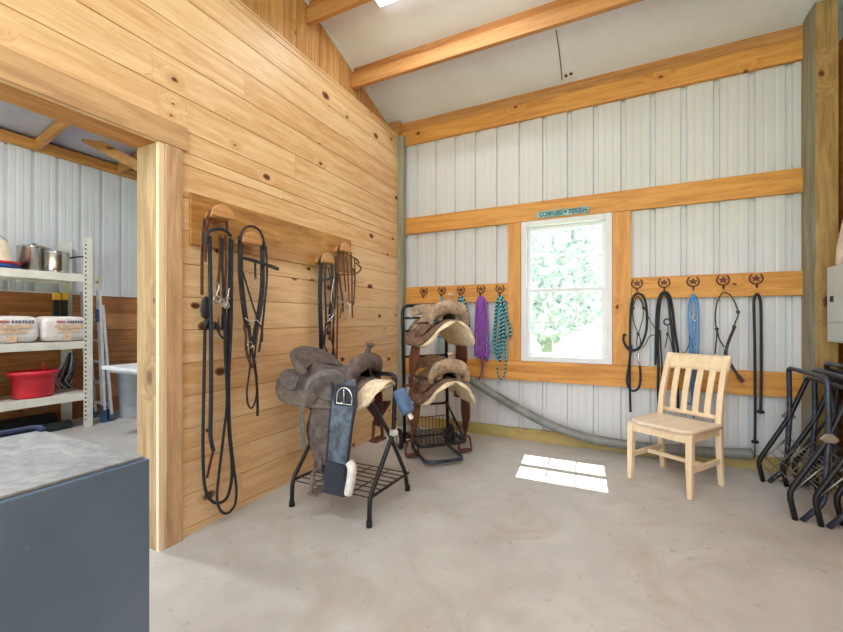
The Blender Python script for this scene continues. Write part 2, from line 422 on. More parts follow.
struct(b.build('trim_2', M['white']), 'thin white strip where the gable boards meet the ceiling', 'trim')
# opening to the store room
b = MB(); b.box((-.19, OPEN_Y - .03, fz(-2.7) - .02), (-.014, OPEN_Y + .12, OPEN_Z))
struct(b.build('door_jamb', M['jamb'], bevel=.004), 'weathered wooden post forming the side of the opening', 'door frame')
b = MB(); b.box((-.014, OPEN_Y - .03, fz(-2.7) - .02), (.012, OPEN_Y + .002, OPEN_Z), .05)
struct(b.build('trim_3', M['chair'], bevel=.002), 'pale edge strip along the opening post', 'trim')
b = MB(); b.box((0.0005, OPEN_Y + .003, fz(-2.7) - .02), (.022, OPEN_Y + .096, OPEN_Z - .002), .7)
struct(b.build('trim_4', M['casing'], bevel=.002), 'vertical casing board beside the opening', 'trim')
b = MB(); b.box((-.205, -2.69 + .02, OPEN_Z), (-.024, -5.2, OPEN_Z + .2), .4)
struct(b.build('door_header', M['beam_y'], bevel=.004), 'timber header over the store room opening', 'door frame')
b = MB(); b.box((.0005, -2.56, OPEN_Z + .002), (.02, -5.4, OPEN_Z + .135), .62)
struct(b.build('trim_5', M['casing_y'], bevel=.003), 'horizontal casing board over the opening', 'trim')
# back wall of ribbed metal
def ribwall(name, fn, a0, a1, start, hb, ht, mat, outward=.024):
    """fn(a, out, z) -> point; flat sheet with ribs pressed outward every 9 inches; ht may be a function of a"""
    R = .2286; pr = []
    k0 = math.floor((a0 - start) / R); a = a0
    pts = []
    k = k0
    while start + k * R < a1 + R:
        c = start + k * R
        pts += [(c - .024, 0), (c - .016, 1), (c + .016, 1), (c + .024, 0), (c + .068, 0), (c + .078, .08), (c + .084, .08), (c + .094, 0), (c + .137, 0), (c + .147, .08), (c + .153, .08), (c + .163, 0)]
        k += 1
    pts = [(a0, 0)] + [p for p in pts if a0 + .001 < p[0] < a1 - .001] + [(a1, 0)]
    b = MB(); T = ht if callable(ht) else (lambda a: ht)
    vs = []; fs = []
    for a, o in pts:
        for d in (0, .003):
            vs += [fn(a, o * outward + d, hb), fn(a, o * outward + d, T(a))]
    for i in range(len(pts) - 1):
        p, q = i * 4, i * 4 + 4
        fs += [(p, q, q + 1, p + 1), (p + 2, p + 3, q + 3, q + 2), (p + 1, q + 1, q + 3, p + 3), (p, p + 2, q + 2, q)]
    b.add(vs, fs); return b.build(name, mat)
WX0, WX1, WZ0, WZ1 = 1.364, 2.178, .848, 2.22
rb = .8974
RANGE = [(-.1, WX0 + .03, 0, 3.5), (WX1 - .03, XR + .2, 0, 3.5), (WX0 + .03, WX1 - .03, 0, WZ0 + .03), (WX0 + .03, WX1 - .03, WZ1 - .03, 3.5)]
root = thing('wall_back', 'ribbed white metal wall with horizontal wooden girts and the window', 'wall'); root['kind'] = 'structure'
for (a0, a1, z0, z1) in RANGE:
    o = ribwall('metal_panel', lambda a, o, z: (a, o, z), a0, a1, rb, z0, z1, M['metalwall']); o.parent = root
def board(name, a, b_, mat, label, bev=.003, tone=None):
    m = MB(); m.box(a, b_, tone); return struct(m.build(name, mat, bevel=bev), label, 'trim')
board('trim_6', (.0, -.04, 3.225), (3.5, -.001, 3.385), M['girt'], 'wooden header board under the ceiling on the metal wall')
board('trim_7', (.0, -.03, 3.388), (3.5, -.001, 3.49), M['beam'], 'upper strip of the header board at the ceiling')
board('trim_8', (.0, -.04, 2.22), (3.5, -.001, 2.402), M['girt'], 'long wooden girt above the window')
board('trim_9', (.0, -.04, 1.437), (1.235, -.001, 1.623), M['girt'], 'wooden girt with five hooks left of the window')
board('trim_10', (2.33, -.04, 1.437), (3.5, -.001, 1.623), M['girt'], 'wooden girt with five hooks right of the window')
board('trim_11', (.0, -.04, .655), (3.5, -.001, .846), M['girt'], 'long wooden girt below the window')
board('trim_12', (1.235, -.04, .848), (1.362, -.001, 2.218), M['girt_z'], 'upright board left of the window')
board('trim_13', (2.18, -.04, .848), (2.328, -.001, 2.218), M['girt_z'], 'upright board right of the window')
board('baseboard_back', (.0, -.035, .03), (3.5, -.001, .18), M['skirtb'], 'greenish treated skirt board at the foot of the metal wall')
board('trim_14', (.0, -.11, .03), (.07, -.04, 3.32), M['post_grey'], 'grey-green corner post between pine wall and metal wall')
board('trim_15', (-.12, -.1, 3.343), (.02, -.002, 3.49), M['beam'], 'short timber block at the top of the corner post')
# window
win = thing('window_1', 'white double hung window with muntin bars in the metal wall', 'window'); win['kind'] = 'structure'
def rect_frame(b, x0, x1, z0, z1, w, y0, y1):
    b.box((x0, y0, z0), (x0 + w, y1, z1)).box((x1 - w, y0, z0), (x1, y1, z1)).box((x0 + w, y0, z0), (x1 - w, y1, z0 + w)).box((x0 + w, y0, z1 - w), (x1 - w, y1, z1))
b = MB(); rect_frame(b, WX0, WX1, WZ0, WZ1, .052, -.034, .06); b.build('window_frame', M['white'], win, bevel=.003)
ix0, ix1 = WX0 + .053, WX1 - .053; mz = 1.536
for (z0, z1, y) in ((WZ0 + .053, mz + .02, -.005), (mz - .012, WZ1 - .053, .024)):
    b = MB(); rect_frame(b, ix0, ix1, z0, z1, .034, y, y + .026); s = b.build('window_sash', M['white'], win, bevel=.002)
    b = MB()
    for i in (1, 2):
        x = ix0 + .034 + (ix1 - ix0 - .068) * i / 3; b.box((x - .006, y + .009, z0 + .034), (x + .006, y + .019, z1 - .034))
    zz = (z0 + z1) / 2; b.box((ix0 + .034, y + .0085, zz - .006), (ix1 - .034, y + .0195, zz + .006)); b.build('muntin', M['white'], s)
    b = MB(); b.box((ix0 + .03, y + .012, z0 + .03), (ix1 - .03, y + .015, z1 - .03)); b.build('window_pane', M['glass'], s)
# right post and right wall
board('trim_16', (3.482, -.249, .03), (3.606, -.001, 3.5), M['post'], 'square timber post at the right end of the metal wall', .006)
b = MB(); b.box((3.4795, -.248, .03), (3.4818, -.042, 3.5)); struct(b.build('trim_17', M['post_grey']), 'grey side of the right timber post', 'trim')  # thin sheet giving one side of the post a greyer wood
rw = []
b = MB()
z = 0
while z < 3.1:
    b.box((XR, -.001, z + .0015), (XR + .025, -.42 if 1.62 < z + .1 < 2.15 else ZB, z + .188)); z += .19
wr = struct(b.build('wall_right', wood('right_wall_wood', (226, 170, 100), (196, 132, 62), 'y', 'x', .5, 2.2)), 'orange pine board wall on the right behind the timber post', 'wall')
o = ribwall('wall_right_metal', lambda a, o, z: (XR + .03 + o, a, z), ZB, 0, -.1, 3.0, lambda a: cz(a), M['metalwall']); struct(o, 'ribbed metal above the right board wall', 'wall')
b = MB(); b.box((XR + .055, 0, 0), (XR + .075, -.42, 3.2)).box((XR + .055, -.42, 0), (XR + .075, ZB, 1.6)).box((XR + .055, -.42, 2.2), (XR + .075, ZB, 3.2)).box((XR + .055, -1.5, 1.6), (XR + .075, ZB, 2.2))
b.build('wall_backing', M['gap'], wr)
w2 = thing('window_2', 'dark framed window high on the right wall, only its edge in view', 'window'); w2['kind'] = 'structure'
b = MB(); zt, zb = 2.19, 1.62
b.box((3.6, -.42, zb), (3.72, -.46, zt)).box((3.6, -1.42, zb), (3.72, -1.46, zt)).box((3.6, -.46, zt - .04), (3.72, -1.42, zt)).box((3.6, -.46, zb), (3.72, -1.42, zb + .04))
b.build('window_frame', M['wframe'], w2, bevel=.003)
b = MB(); b.box((3.66, -.46, zb + .04), (3.664, -1.42, zt - .04)); b.build('window_pane', M['glass'], w2)
# ceiling
def ceil_piece(x0, x1, y0, y1, b, lo=0, th=.06):
    b.hexa([(x0,y1,cz(y1)+lo),(x1,y1,cz(y1)+lo),(x1,y0,cz(y0)+lo),(x0,y0,cz(y0)+lo),(x0,y1,cz(y1)+lo+th),(x1,y1,cz(y1)+lo+th),(x1,y0,cz(y0)+lo+th),(x0,y0,cz(y0)+lo+th)])
b = MB(); ceil_piece(-.2, XR + .3, .1, ZB, b); struct(b.build('ceiling', M['ceil']), 'sloping white panelled ceiling over the tack room', 'ceiling')
BY = []
n = 15
for i in range(8):
    y = -.775 - .635 * i; zc = cz(y)
    r = thing('ceiling_beam_%d' % (i + 1), 'golden timber purlin crossing under the white ceiling', 'beam', (0, 0, 0)); r['kind'] = 'structure'
    x0 = -.128
    b = MB(); b.box((x0, y - .022, zc - .20), (XR, y + .022, zc - .080), .35 + .1 * (i % 2)); b.build('lower_board', M['beam'], r, bevel=.003)
    b = MB(); b.box((x0, y + .002, zc - .080), (XR, y + .042, zc + .0), .8); b.build('upper_board', M['beam_shade'], r)
b = MB()
p = plane_pts = None
def onceil(u, v, off=-.006):
    d = ray(u, v); t = (3.475 + off - PITCH * CY - CH) / (d.z + PITCH * d.y); return Vector((CX, CY, CH)) + d * t
pc = [onceil(556, 30), onceil(559, 50), onceil(561, 68), onceil(562, 80)]
b.tube(crom(pc), .0035, 6)
tag(b.build('ceiling_wire', M['ropethin']), 'thin dark wire running down the white ceiling panel above the sign', 'wire')
for uv, lab in (((566, 76), 'left'), ((571, 74), 'right')):
    c = onceil(*uv); b = MB(); b.lathe([(.0, -.004), (.012, -.004), (.014, 0), (.014, .008), (0, .008)], c, (0, PITCH, 1), 10)
    tag(b.build('ceiling_screw', M['gap']), 'small dark screw in the ceiling, %s one of the pair by the wire' % lab, 'screw')
# store room (annex) behind the opening
AX = -3.85
def azc(x): return 3.345 + (x - AX) * .2
o = ribwall('wall_store_metal', lambda a, o, z: (AX - o, a, z), ZB, .1, -.93, 1.575, 3.3, M['metalwall']); struct(o, 'ribbed white metal upper wall of the store room', 'wall')
rows = []; z = .02
while z < 1.55:
    rows.append((z, min(z + .222, 1.57), ZB)); z += .222
struct(board_wall('wall_store_boards', AX + .02, .0, rows, M['wains']), 'orange wooden board wainscot of the store room', 'wall')
b = MB(); b.box((AX - .09, .1, -.1), (AX - .05, ZB, 3.4)); struct(b.build('wall_store_backing', M['gap']), 'outer skin of the store room wall', 'wall')
board('trim_18', (AX + .021, .0, 1.57), (AX + .04, ZB, 1.585), M['white'], 'thin white ledge on top of the store room wainscot', .001)
board('trim_19', (AX + .0, .0, 3.215), (AX + .05, ZB, 3.335), M['beam_y'], 'wooden top plate of the store room wall')
o = ribwall('wall_store_end', lambda a, o, z: (a, .04 + o, z), AX, -.16, -2, -.05, 4.2, M['metalwall']); struct(o, 'ribbed metal end wall of the store room', 'wall')
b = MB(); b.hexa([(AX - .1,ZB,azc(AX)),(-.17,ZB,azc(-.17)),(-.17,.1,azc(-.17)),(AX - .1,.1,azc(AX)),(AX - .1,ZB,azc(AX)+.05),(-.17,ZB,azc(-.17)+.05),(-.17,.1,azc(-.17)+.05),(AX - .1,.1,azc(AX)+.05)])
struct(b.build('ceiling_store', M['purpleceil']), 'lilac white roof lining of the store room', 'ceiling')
for i in range(8):
    y = -.98 - .84 * i; b = MB(); w = .022
    b.hexa([(AX,y-w,azc(AX)-.12),(-.17,y-w,azc(-.17)-.12),(-.17,y+w,azc(-.17)-.12),(AX,y+w,azc(AX)-.12),(AX,y-w,azc(AX)-.001),(-.17,y-w,azc(-.17)-.001),(-.17,y+w,azc(-.17)-.001),(AX,y+w,azc(AX)-.001)])
    struct(b.build('store_rafter_beam_%d' % (i + 1), M['beam']), 'dark golden rafter under the store room roof', 'beam')
b = MB(); p0, p1 = onx(84, 137, -3.55), onx(141, 168, -3.25)
b.sweep([p0, p1], [(-.02, -.06), (.02, -.06), (.02, .06), (-.02, .06)], (0, 0, 1), smooth=False)
struct(b.build('store_brace_beam', M['beam']), 'diagonal timber brace under the store room roof', 'beam')
# outdoors
b = MB(); b.box((-40, -40, -.5), (40, 60, -.12)); struct(b.build('ground', M['grass']), 'sunlit lawn outside the window', 'ground')
def tree(x, y, h, r, label, seed):
    rnd = random.Random(seed); t = thing('tree', label, 'tree', (x, y, -.12), 0, 'trees outside the window')
    b = MB(); b.tube([(x, y, -.12), (x + .05, y, h * .3), (x - .05, y + .1, h * .62)], .16, 8, scale=[1.2, .9, .5]); b.build('trunk', M['bark'], t)
    b = MB()
    for i in range(900):
        a, c = rnd.uniform(0, 2 * PI), rnd.uniform(-1, 1); q = r * (rnd.uniform(.4, 1) ** .5); s = math.sqrt(1 - c * c)
        p = Vector((x + q * s * math.cos(a), y + q * s * math.sin(a), h * .62 + q * c * 1.15))
        d = Vector((rnd.gauss(0, 1), rnd.gauss(0, 1), rnd.gauss(0, 1))).normalized(); e = d.orthogonal().normalized(); g = rnd.uniform(.16, .34)
        b.add([p - d * g, p + e * g * .6, p + d * g, p - e * g * .6], [(0, 1, 2, 3)])
    b.build('crown', M['leaf'], t, recalc=False); return t
tree(.1, 9.5, 4.6, 2.0, 'leafy green tree seen through the left panes of the window', 1)
tree(-2.6, 14, 5.2, 2.4, 'farther green tree outside, partly behind the first one', 2)
tree(1.9, 17, 6.0, 2.4, 'pale green tree farthest off in the upper window panes', 3)
# ================================================================== LAMPS
def strip_lamp(name, label, x0, x1, y, energy):
    zc = cz(y); t = thing('ceiling_light', label, 'light', ((x0 + x1) / 2, y, zc), 0, 'strip lights on the ceiling')
    b = MB(); b.box((x0, y - .045, zc - .045), (x1, y + .045, zc - .018)); b.build('housing', M['white'], t, bevel=.004)
    b = MB(); b.box((x0 + .02, y - .035, zc - .058), (x1 - .02, y + .035, zc - .046)); b.build('diffuser', M['lamp'], t, bevel=.003)
    L = bpy.data.lights.new('strip', 'AREA'); L.shape = 'RECTANGLE'; L.size = x1 - x0; L.size_y = .1; L.energy = energy * .6; L.color = (.97, .98, 1)
    o = bpy.data.objects.new('lamp_glow', L); COL.objects.link(o); o.parent = t; o.location = (0, 0, -.075)
strip_lamp('a', 'white strip light between the two beams, just entering the top of the view', .45, 1.65, -1.245, 14)
strip_lamp('b', 'added unseen strip light brightening the room from behind the photographer, left one', .3, 1.5, -4.3, 75)  # out of view, added to light the interior
strip_lamp('c', 'added unseen strip light brightening the room from behind the photographer, right one', 2.1, 3.3, -4.3, 60)  # second lamp added out of view for interior light
t = thing('added_store_light', 'added unseen round white lamp brightening the store room from under its roof', 'light', (-2.0, -2.9, azc(-2) - .13))  # lamp added out of view to brighten the store room
b = MB(); b.lathe([(0, 0), (.16, 0), (.17, .03), (.1, .08), (.02, .085), (.02, .11)], (-2.0, -2.9, azc(-2) - .13)); b.build('lamp_housing', M['white'], t)
b = MB(); b.lathe([(0, -.02), (.1, -.016), (.15, -.002), (0, -.001)], (-2.0, -2.9, azc(-2) - .13)); b.build('diffuser', M['lamp'], t)
L = bpy.data.lights.new('store_fill', 'AREA'); L.shape = 'DISK'; L.size = .3; L.energy = 60; L.color = (1, .99, .98)
o = bpy.data.objects.new('lamp_glow', L); COL.objects.link(o); o.parent = t; o.location = (0, 0, -.05)
exec_after = []
# ================================================================== TACK ON THE PINE WALL
b = MB(); b.box((.0, -2.545, 1.685), (.022, -1.0, 1.985), .5)
tag(b.build('tack_board', M['tackb'], bevel=.004), 'long varnished honey wooden board screwed to the pine wall, carrying four brackets', 'board')
def LP(pts, x): return [onx(u, v, x) for u, v in pts]
def BP(pts, y): return [ony(u, v, y) for u, v in pts]
BR = []
for i, (u, v, lab) in enumerate([(222, 217, 'half round wooden bridle bracket nearest the opening, first from the left on the board'),
                    (251, 243, 'half round wooden bridle bracket, second from the left on the board'),
                    (327, 262, 'half round wooden bridle bracket, third from the left on the board'),
                    (345, 251, 'half round wooden bridle bracket, last on the board towards the corner')]):
    c = onx(u, v, .10); y, z = c.y, c.z; y0 = y
    t = thing('bridle_bracket', lab, 'bracket', (.022, y, z), 0, 'wooden brackets on the tack board'); BR.append((y, z))
    def half(r, x0, x1, b, dz=0):
        poly = [(r * math.cos(PI * k / 16), r * math.sin(PI * k / 16) + dz) for k in range(17)]
        b.prism(poly, lambda p, k: (x1 if k else x0, y + p[0], z + p[1]), True)
    b = MB(); half(.058, .022, .10, b, -.012); b.build('bracket_block', M['brk'], t, bevel=.002)
    b = MB(); half(.078, .10, .118, b, -.006); b.build('front_lip', M['brk'], t, bevel=.003)
UPX = (1, 0, 0)
def tb(name, mat, pts, r, parent, smooth=6, seg=8):
    b = MB(); b.tube(crom(pts, smooth), r, seg); return b.build(name, mat, parent)
def st(name, mat, pts, w, parent, up=UPX, th=.004, smooth=5):
    b = MB(); b.strap(crom(pts, smooth), w, th, up); return b.build(name, mat, parent)
def ring(name, mat, c, r, rr, parent, nrm=UPX, sx=1., closed=True):
    A = Vector(nrm).normalized(); X = A.orthogonal().normalized(); Y = A.cross(X); c = Vector(c)
    b = MB(); b.tube([c + X * r * math.cos(2 * PI * k / 16) * sx + Y * r * math.sin(2 * PI * k / 16) for k in range(16)], rr, 6, True); return b.build(name, mat, parent)
def wthing(name, label, cat, p, group=None): return thing(name, label, cat, tuple(p), 0, group)
G = 'bridles on the tack board'
# bridle 1 with long dark rope reins
t = wthing('bridle', 'bridle with long black rope reins looping almost to the floor, nearest the opening', 'bridle', (.07, BR[0][0], BR[0][1] + .04), G)
x = .066
yb, zb_ = BR[0]
b = MB(); arc = [Vector((.062, yb + .062 * math.cos(a), zb_ - .012 + .062 * math.sin(a))) for a in [PI * k / 12 for k in range(13)]]
b.strap([arc[0] + Vector((0, .004, -.05))] + arc + [arc[-1] + Vector((0, -.004, -.05))], .022, .006, UPX)
# crown runs over the bracket: build as tube for thickness
b = MB(); b.tube([arc[0] + Vector((0, .004, -.06))] + arc + [arc[-1] + Vector((0, -.004, -.06))], .008, 8); b.build('crown_strap', M['leadbrn'], t)
st('cheek_strap', M['leadbrn'], LP([(204.5, 219), (203, 240), (202, 265), (202, 295)], x), .020, t)
st('cheek_strap', M['leadbrn'], LP([(220, 235), (220, 262), (218, 285), (219, 300)], x), .020, t)
st('cheek_strap', M['leadbrn'], LP([(225.5, 235), (226, 262), (225, 300), (226, 340)], x), .017, t)
tb('headstall', M['ropeblk'], LP([(207, 243), (208, 233), (215, 229), (224, 230), (231, 236)], .125), .010, t)
b = MB(); c = onx(206, 308, x); b.lathe([(0, -.07), (.03, -.05), (.036, -.01), (.03, .04), (.012, .065), (0, .07)], c, (0, 0, 1), 12, sx=.4); b.build('blinker', M['leadblk'], t)
b = MB(); c = onx(206, 324, x); b.lathe([(0, -.03), (.03, -.02), (.03, .02), (0, .03)], c, (0, .3, 1), 10, sx=.5); b.build('chin_pad', M['leadblk'], t)
tb('rein', M['ropeblk'], LP([(205, 325), (204, 380), (203, 440), (204, 480), (208, 496), (216, 503), (226, 499), (231, 484), (232, 465), (229, 430), (227.5, 390), (228, 340), (229, 290), (230.5, 238)], .055), .009, t)
tb('rein', M['ropeblk'], LP([(209.5, 236), (210, 260), (210.5, 300), (211, 340), (211, 400), (210.5, 435), (213.5, 451)], .085), .0115, t)
tb('rein', M['ropeblk'], LP([(224.5, 290), (225, 350), (227, 400), (223, 440), (218.5, 478), (217, 499), (221, 511), (228, 513), (235, 504), (236.3, 488), (233.5, 465), (230, 430), (229, 380), (231.5, 320), (232, 240)], .078), .008, t)
st('popper', M['burg'], LP([(213, 452), (210, 464), (207, 478)], .08), .017, t)
b = MB(); b.tube(crom(LP([(214.5, 282), (219, 286), (217, 296), (224, 300), (226, 308), (229, 288)], .10), 5), .0055, 6); b.tube(crom(LP([(213, 300), (220, 303), (227, 297), (230, 299)], .105), 5), .004, 6); b.build('bit', M['chrome'], t)
ring('bit_ring', M['chrome'], onx(217, 299, .10), .022, .0035, t); ring('bit_ring', M['chrome'], onx(226, 305, .10), .022, .0035, t)
b = MB(); c = onx(218, 322, .09)
for k in range(7): b.tube([c + Vector((0, 0, .02)), c + Vector((.004 * math.sin(k), .012 * math.cos(k * 1.7), -.045))], .003, 5)
b.build('red_tassel', M['burg'], t)
st('curb_strap', M['leadblk'], LP([(211, 318), (214, 326), (220, 332)], .095), .013, t)
st('cheek_strap', M['leadblk'], LP([(222.5, 238), (222.5, 270), (223.5, 300), (222, 330)], .072), .018, t)
st('cheek_strap', M['leadbrn'], LP([(208, 216), (206, 240), (205.5, 262)], .10), .016, t)
tb('rein', M['ropeblk'], LP([(213, 330), (215, 322), (219, 333), (224, 338), (225, 326)], .10), .0065, t)
# bridle 2
t = wthing('bridle', 'black leather bridle with an arched crown and jutting browband, second bracket from the left', 'bridle', (.07, BR[1][0], BR[1][1] + .04), G)
tb('crown_strap', M['leadblk'], LP([(240, 240), (243, 230), (251, 226), (259, 230), (263.5, 239), (265, 250)], .105), .0075, t)
st('cheek_strap', M['leadblk'], LP([(240.5, 236), (240.5, 270), (243, 300), (247, 328)], .09), .040, t)
st('cheek_strap', M['leadblk'], LP([(262, 242), (262.5, 262), (262, 290), (258, 318), (253, 345)], .10), .040, t)
st('cheek_strap', M['leadblk'], LP([(266, 246), (267, 275), (265, 300), (262, 330), (259, 352)], .09), .017, t)
st('browband', M['leadblk'], [onx(244, 258, .10), onx(258, 262, .12), onx(270, 266, .14), onx(278, 269, .12)], .020, t, (0, -.3, .5), .02)
ring('buckle', M['chrome'], onx(257.5, 280, .11), .016, .003, t, UPX, .8)
st('throat_latch', M['leadblk'], LP([(255, 262), (255.5, 280)], .105), .017, t)
tb('rein', M['leadblk'], LP([(243, 272), (250, 296), (257, 318), (262, 330), (262, 342)], .11), .006, t)
tb('rein', M['leadblk'], LP([(242, 300), (249, 335), (250, 365), (247, 390), (248, 404), (252, 408), (256, 398), (257, 380), (255, 360), (257, 335), (263, 300)], .10), .006, t)
st('rein_end', M['leadblk'], LP([(249, 325), (252, 350), (256, 375), (257.5, 400), (257.5, 416)], .12), .020, t)
st('curb_strap', M['leadbrn'], LP([(244, 325), (246, 336), (246, 348), (249, 360), (253, 368)], .115), .022, t)
b = MB(); b.tube(crom(LP([(245, 318), (250, 322), (256, 320), (261, 325)], .12), 5), .005, 6); b.build('bit', M['chrome'], t)
ring('bit_ring', M['chrome'], onx(250, 345, .125), .02, .0035, t); ring('bit_ring', M['chrome'], onx(257, 360, .12), .018, .0035, t)
# bridle 3
t = wthing('bridle', 'black bridle hanging above the saddle seat, third bracket from the left', 'bridle', (.07, BR[2][0], BR[2][1] + .04), G)
yb, zb_ = BR[2]; b = MB(); b.tube([Vector((.075, yb + .064 * math.cos(a), zb_ - .012 + .064 * math.sin(a))) for a in [PI * k / 12 for k in range(13)]], .010, 8); b.build('crown_strap', M['leadblk'], t)
st('cheek_strap', M['leadblk'], LP([(321, 260), (320, 300), (321, 335), (321, 353)], .08), .048, t)
st('cheek_strap', M['leadblk'], LP([(332, 264), (332, 290), (329, 318), (328, 335)], .09), .036, t)
st('noseband', M['leadblk'], LP([(318, 280), (326, 280), (334, 277)], .11), .020, t)
st('rein', M['leadbrn'], LP([(337, 272), (337.5, 310), (337, 345), (337, 371)], .07), .020, t)
st('rein', M['leadblk'], LP([(336, 256), (335, 300), (333, 330), (333, 345), (333, 366)], .085), .020, t)
tb('rein', M['leadblk'], LP([(323, 330), (324, 345), (331, 355), (334, 340), (333, 325)], .10), .006, t)
ring('bit_ring', M['chrome'], onx(330, 318, .11), .026, .004, t); ring('bit_ring', M['chrome'], onx(328, 328, .11), .02, .0035, t)
b = MB(); b.tube(crom(LP([(334, 278), (331, 300), (335, 312), (327, 322)], .11), 5), .0045, 6); b.build('bit', M['chrome'], t)
st('cheek_strap', M['leadblk'], LP([(325.5, 262), (325, 290), (326, 320), (324, 345)], .095), .022, t)
st('rein', M['leadblk'], LP([(328.5, 268), (333, 300), (330, 330), (334, 350), (336, 362)], .10), .014, t)
st('curb_strap', M['leadbrn'], LP([(327, 322), (330, 332), (329, 340)], .11), .03, t)
# bridle 4
t = wthing('bridle', 'brown leather bridle with silver bit, on the bracket nearest the corner', 'bridle', (.07, BR[3][0], BR[3][1] + .04), G)
yb, zb_ = BR[3]; b = MB(); b.tube([Vector((.075, yb + .064 * math.cos(a), zb_ - .012 + .064 * math.sin(a))) for a in [PI * k / 12 for k in range(13)]], .010, 8); b.build('crown_strap', M['leadbrn'], t)
st('cheek_strap', M['leadbrn'], LP([(339, 250), (338, 272), (342, 296), (343, 312)], .09), .028, t)
st('cheek_strap', M['leadbrn'], LP([(351, 252), (352, 275), (352, 300), (352.5, 318)], .09), .020, t)
st('cheek_strap', M['leadbrn'], LP([(346, 256), (348, 275), (349, 300)], .10), .018, t)
st('browband', M['leadbrn'], [onx(341, 252, .10), onx(348, 255, .13), onx(356, 259, .14), onx(359, 263, .11)], .014, t, (0, -.3, .6), .01)
st('noseband', M['leadbrn'], [onx(338, 274, .10), onx(347, 275, .14), onx(357, 273, .15), onx(361, 268, .12), onx(356, 263, .10)], .014, t, (0, -.3, .6), .01)
b = MB(); b.tube(crom(LP([(338, 295), (342, 302), (347, 299), (351, 303)], .11), 5), .005, 6); b.tube(crom(LP([(341, 306), (344, 316), (347, 319), (350, 312), (351, 304)], .11), 5), .0035, 6); b.build('bit', M['chrome'], t)
ring('bit_ring', M['chrome'], onx(340, 302, .11), .024, .004, t); ring('bit_ring', M['chrome'], onx(348, 304, .11), .024, .004, t)
st('curb_strap', M['leadbrn'], LP([(353, 268), (355, 278), (354, 284)], .10), .020, t)
st('cheek_strap', M['leadbrn'], LP([(343.5, 250), (344, 270), (346, 292)], .105), .018, t)
st('cheek_strap', M['leadblk'], LP([(354.5, 258), (355, 280), (353.5, 305)], .10), .014, t)
st('rein', M['leadbrn'], LP([(340, 275), (341.5, 300), (340, 318)], .085), .014, t)
# ================================================================== HOOKS AND ROPES ON THE METAL WALL
def hook_proto(label):
    t = thing('rope_hook', label, 'hook', (0, 0, 0), 0, 'star and horseshoe rope hooks')
    b = MB(); b.tube([(.042 * math.cos(a), -.004, .042 * math.sin(a)) for a in [math.radians(125 + 290 * k / 20) for k in range(21)]], .0055, 6); 
    b.build('horseshoe', M['brass'], t, world=False)
    b = MB(); poly = [((.036 if k % 2 == 0 else .016) * math.sin(k * PI / 5), (.031 if k % 2 == 0 else .013) * math.cos(k * PI / 5)) for k in range(10)]
    b.prism(poly, lambda p, k: (p[0], -.002 - .006 * k, p[1])); b.build('star', M['brass'], t, world=False)
    b = MB(); b.tube(crom([(0, -.004, -.038), (0, -.006, -.055), (0, -.014, -.068), (0, -.032, -.07), (0, -.042, -.058), (0, -.042, -.048)]), .0048, 8); b.build('hook', M['brass'], t, world=False)
    return t
HK = [(424, 291.5, 'empty hook closest to the pine wall'), (442, 290.5, 'second rope hook from the pine wall, above the saddle cart'), (461, 290, 'rope hook holding the black and teal rope partly behind the cart'),
      (481, 289, 'rope hook holding the purple halter'), (500, 288.5, 'rope hook holding the black and teal rope by the window'),
      (637, 283.5, 'first rope hook right of the window'), (664, 282.5, 'second rope hook right of the window'), (693, 281.5, 'rope hook holding the blue halter'), (723, 280, 'rope hook holding the thin dark rope halter'), (756, 278.5, 'rope hook nearest the right timber post')]
hp = hook_proto('star and horseshoe ' + HK[0][2]); hooks = []
for i, (u, v, lab) in enumerate(HK):
    h = hp if i == 0 else copy_tree(hp, None, 'star and horseshoe ' + lab)
    p = ony(u, v, -.0405); h.location = p; hooks.append(p)
UPY = (0, -1, 0)
def knot(name, c, r, mat, parent):
    b = MB(); c = Vector(c)
    for k in range(3):
        a = PI * k / 3; b.tube([c + Vector((r * .8 * math.cos(q) * math.cos(a), r * .7 * math.sin(a) * math.cos(q), r * math.sin(q))) for q in [2 * PI * j / 10 for j in range(10)]], r * .5, 6, True)
    return b.build(name, mat, parent)
def hk(i): return hooks[i] + Vector((0, -.035, -.06))
y = -.082
# hook 2: pale halter with a small white strap
t = wthing('nylon_halter', 'pale blue halter hanging behind the saddle cart, on the second hook from the pine wall', 'halter', hk(1))
st('crown_strap', M['ropeteal'], BP([(442, 296.5), (439.5, 320), (438.5, 350), (438, 362)], y), .03, t, UPY)
st('cheek_strap', M['ropeteal'], BP([(442, 296.5), (445, 320), (445, 350), (444, 362)], y), .03, t, UPY)
st('noseband', M['ropeblue'], BP([(437, 336), (441, 337), (447, 336)], y - .01), .03, t, UPY)
ring('halter_ring', M['chrome'], ony(441, 362, y), .02, .003, t, UPY)
# hook 3
t = wthing('lead_rope', 'black and teal twisted rope hanging partly hidden behind the upper cart saddle', 'rope', hk(2))
tb('rope_strand', M['candy'], BP([(459, 362), (457, 340), (456.5, 320), (457.5, 303), (461, 297), (465, 303), (468, 318), (469.5, 335), (466, 345)], y), .014, t)
tb('rope_strand', M['candy'], BP([(461, 298), (460, 315), (459, 340), (463, 352), (466, 356)], y - .02), .013, t)
st('halter_strap', M['ropeteal'], BP([(461.5, 299), (462, 320), (463, 345), (462, 360)], y - .012), .04, t, UPY)
knot('knot', ony(461, 300, y - .012), .017, M['candy'], t)
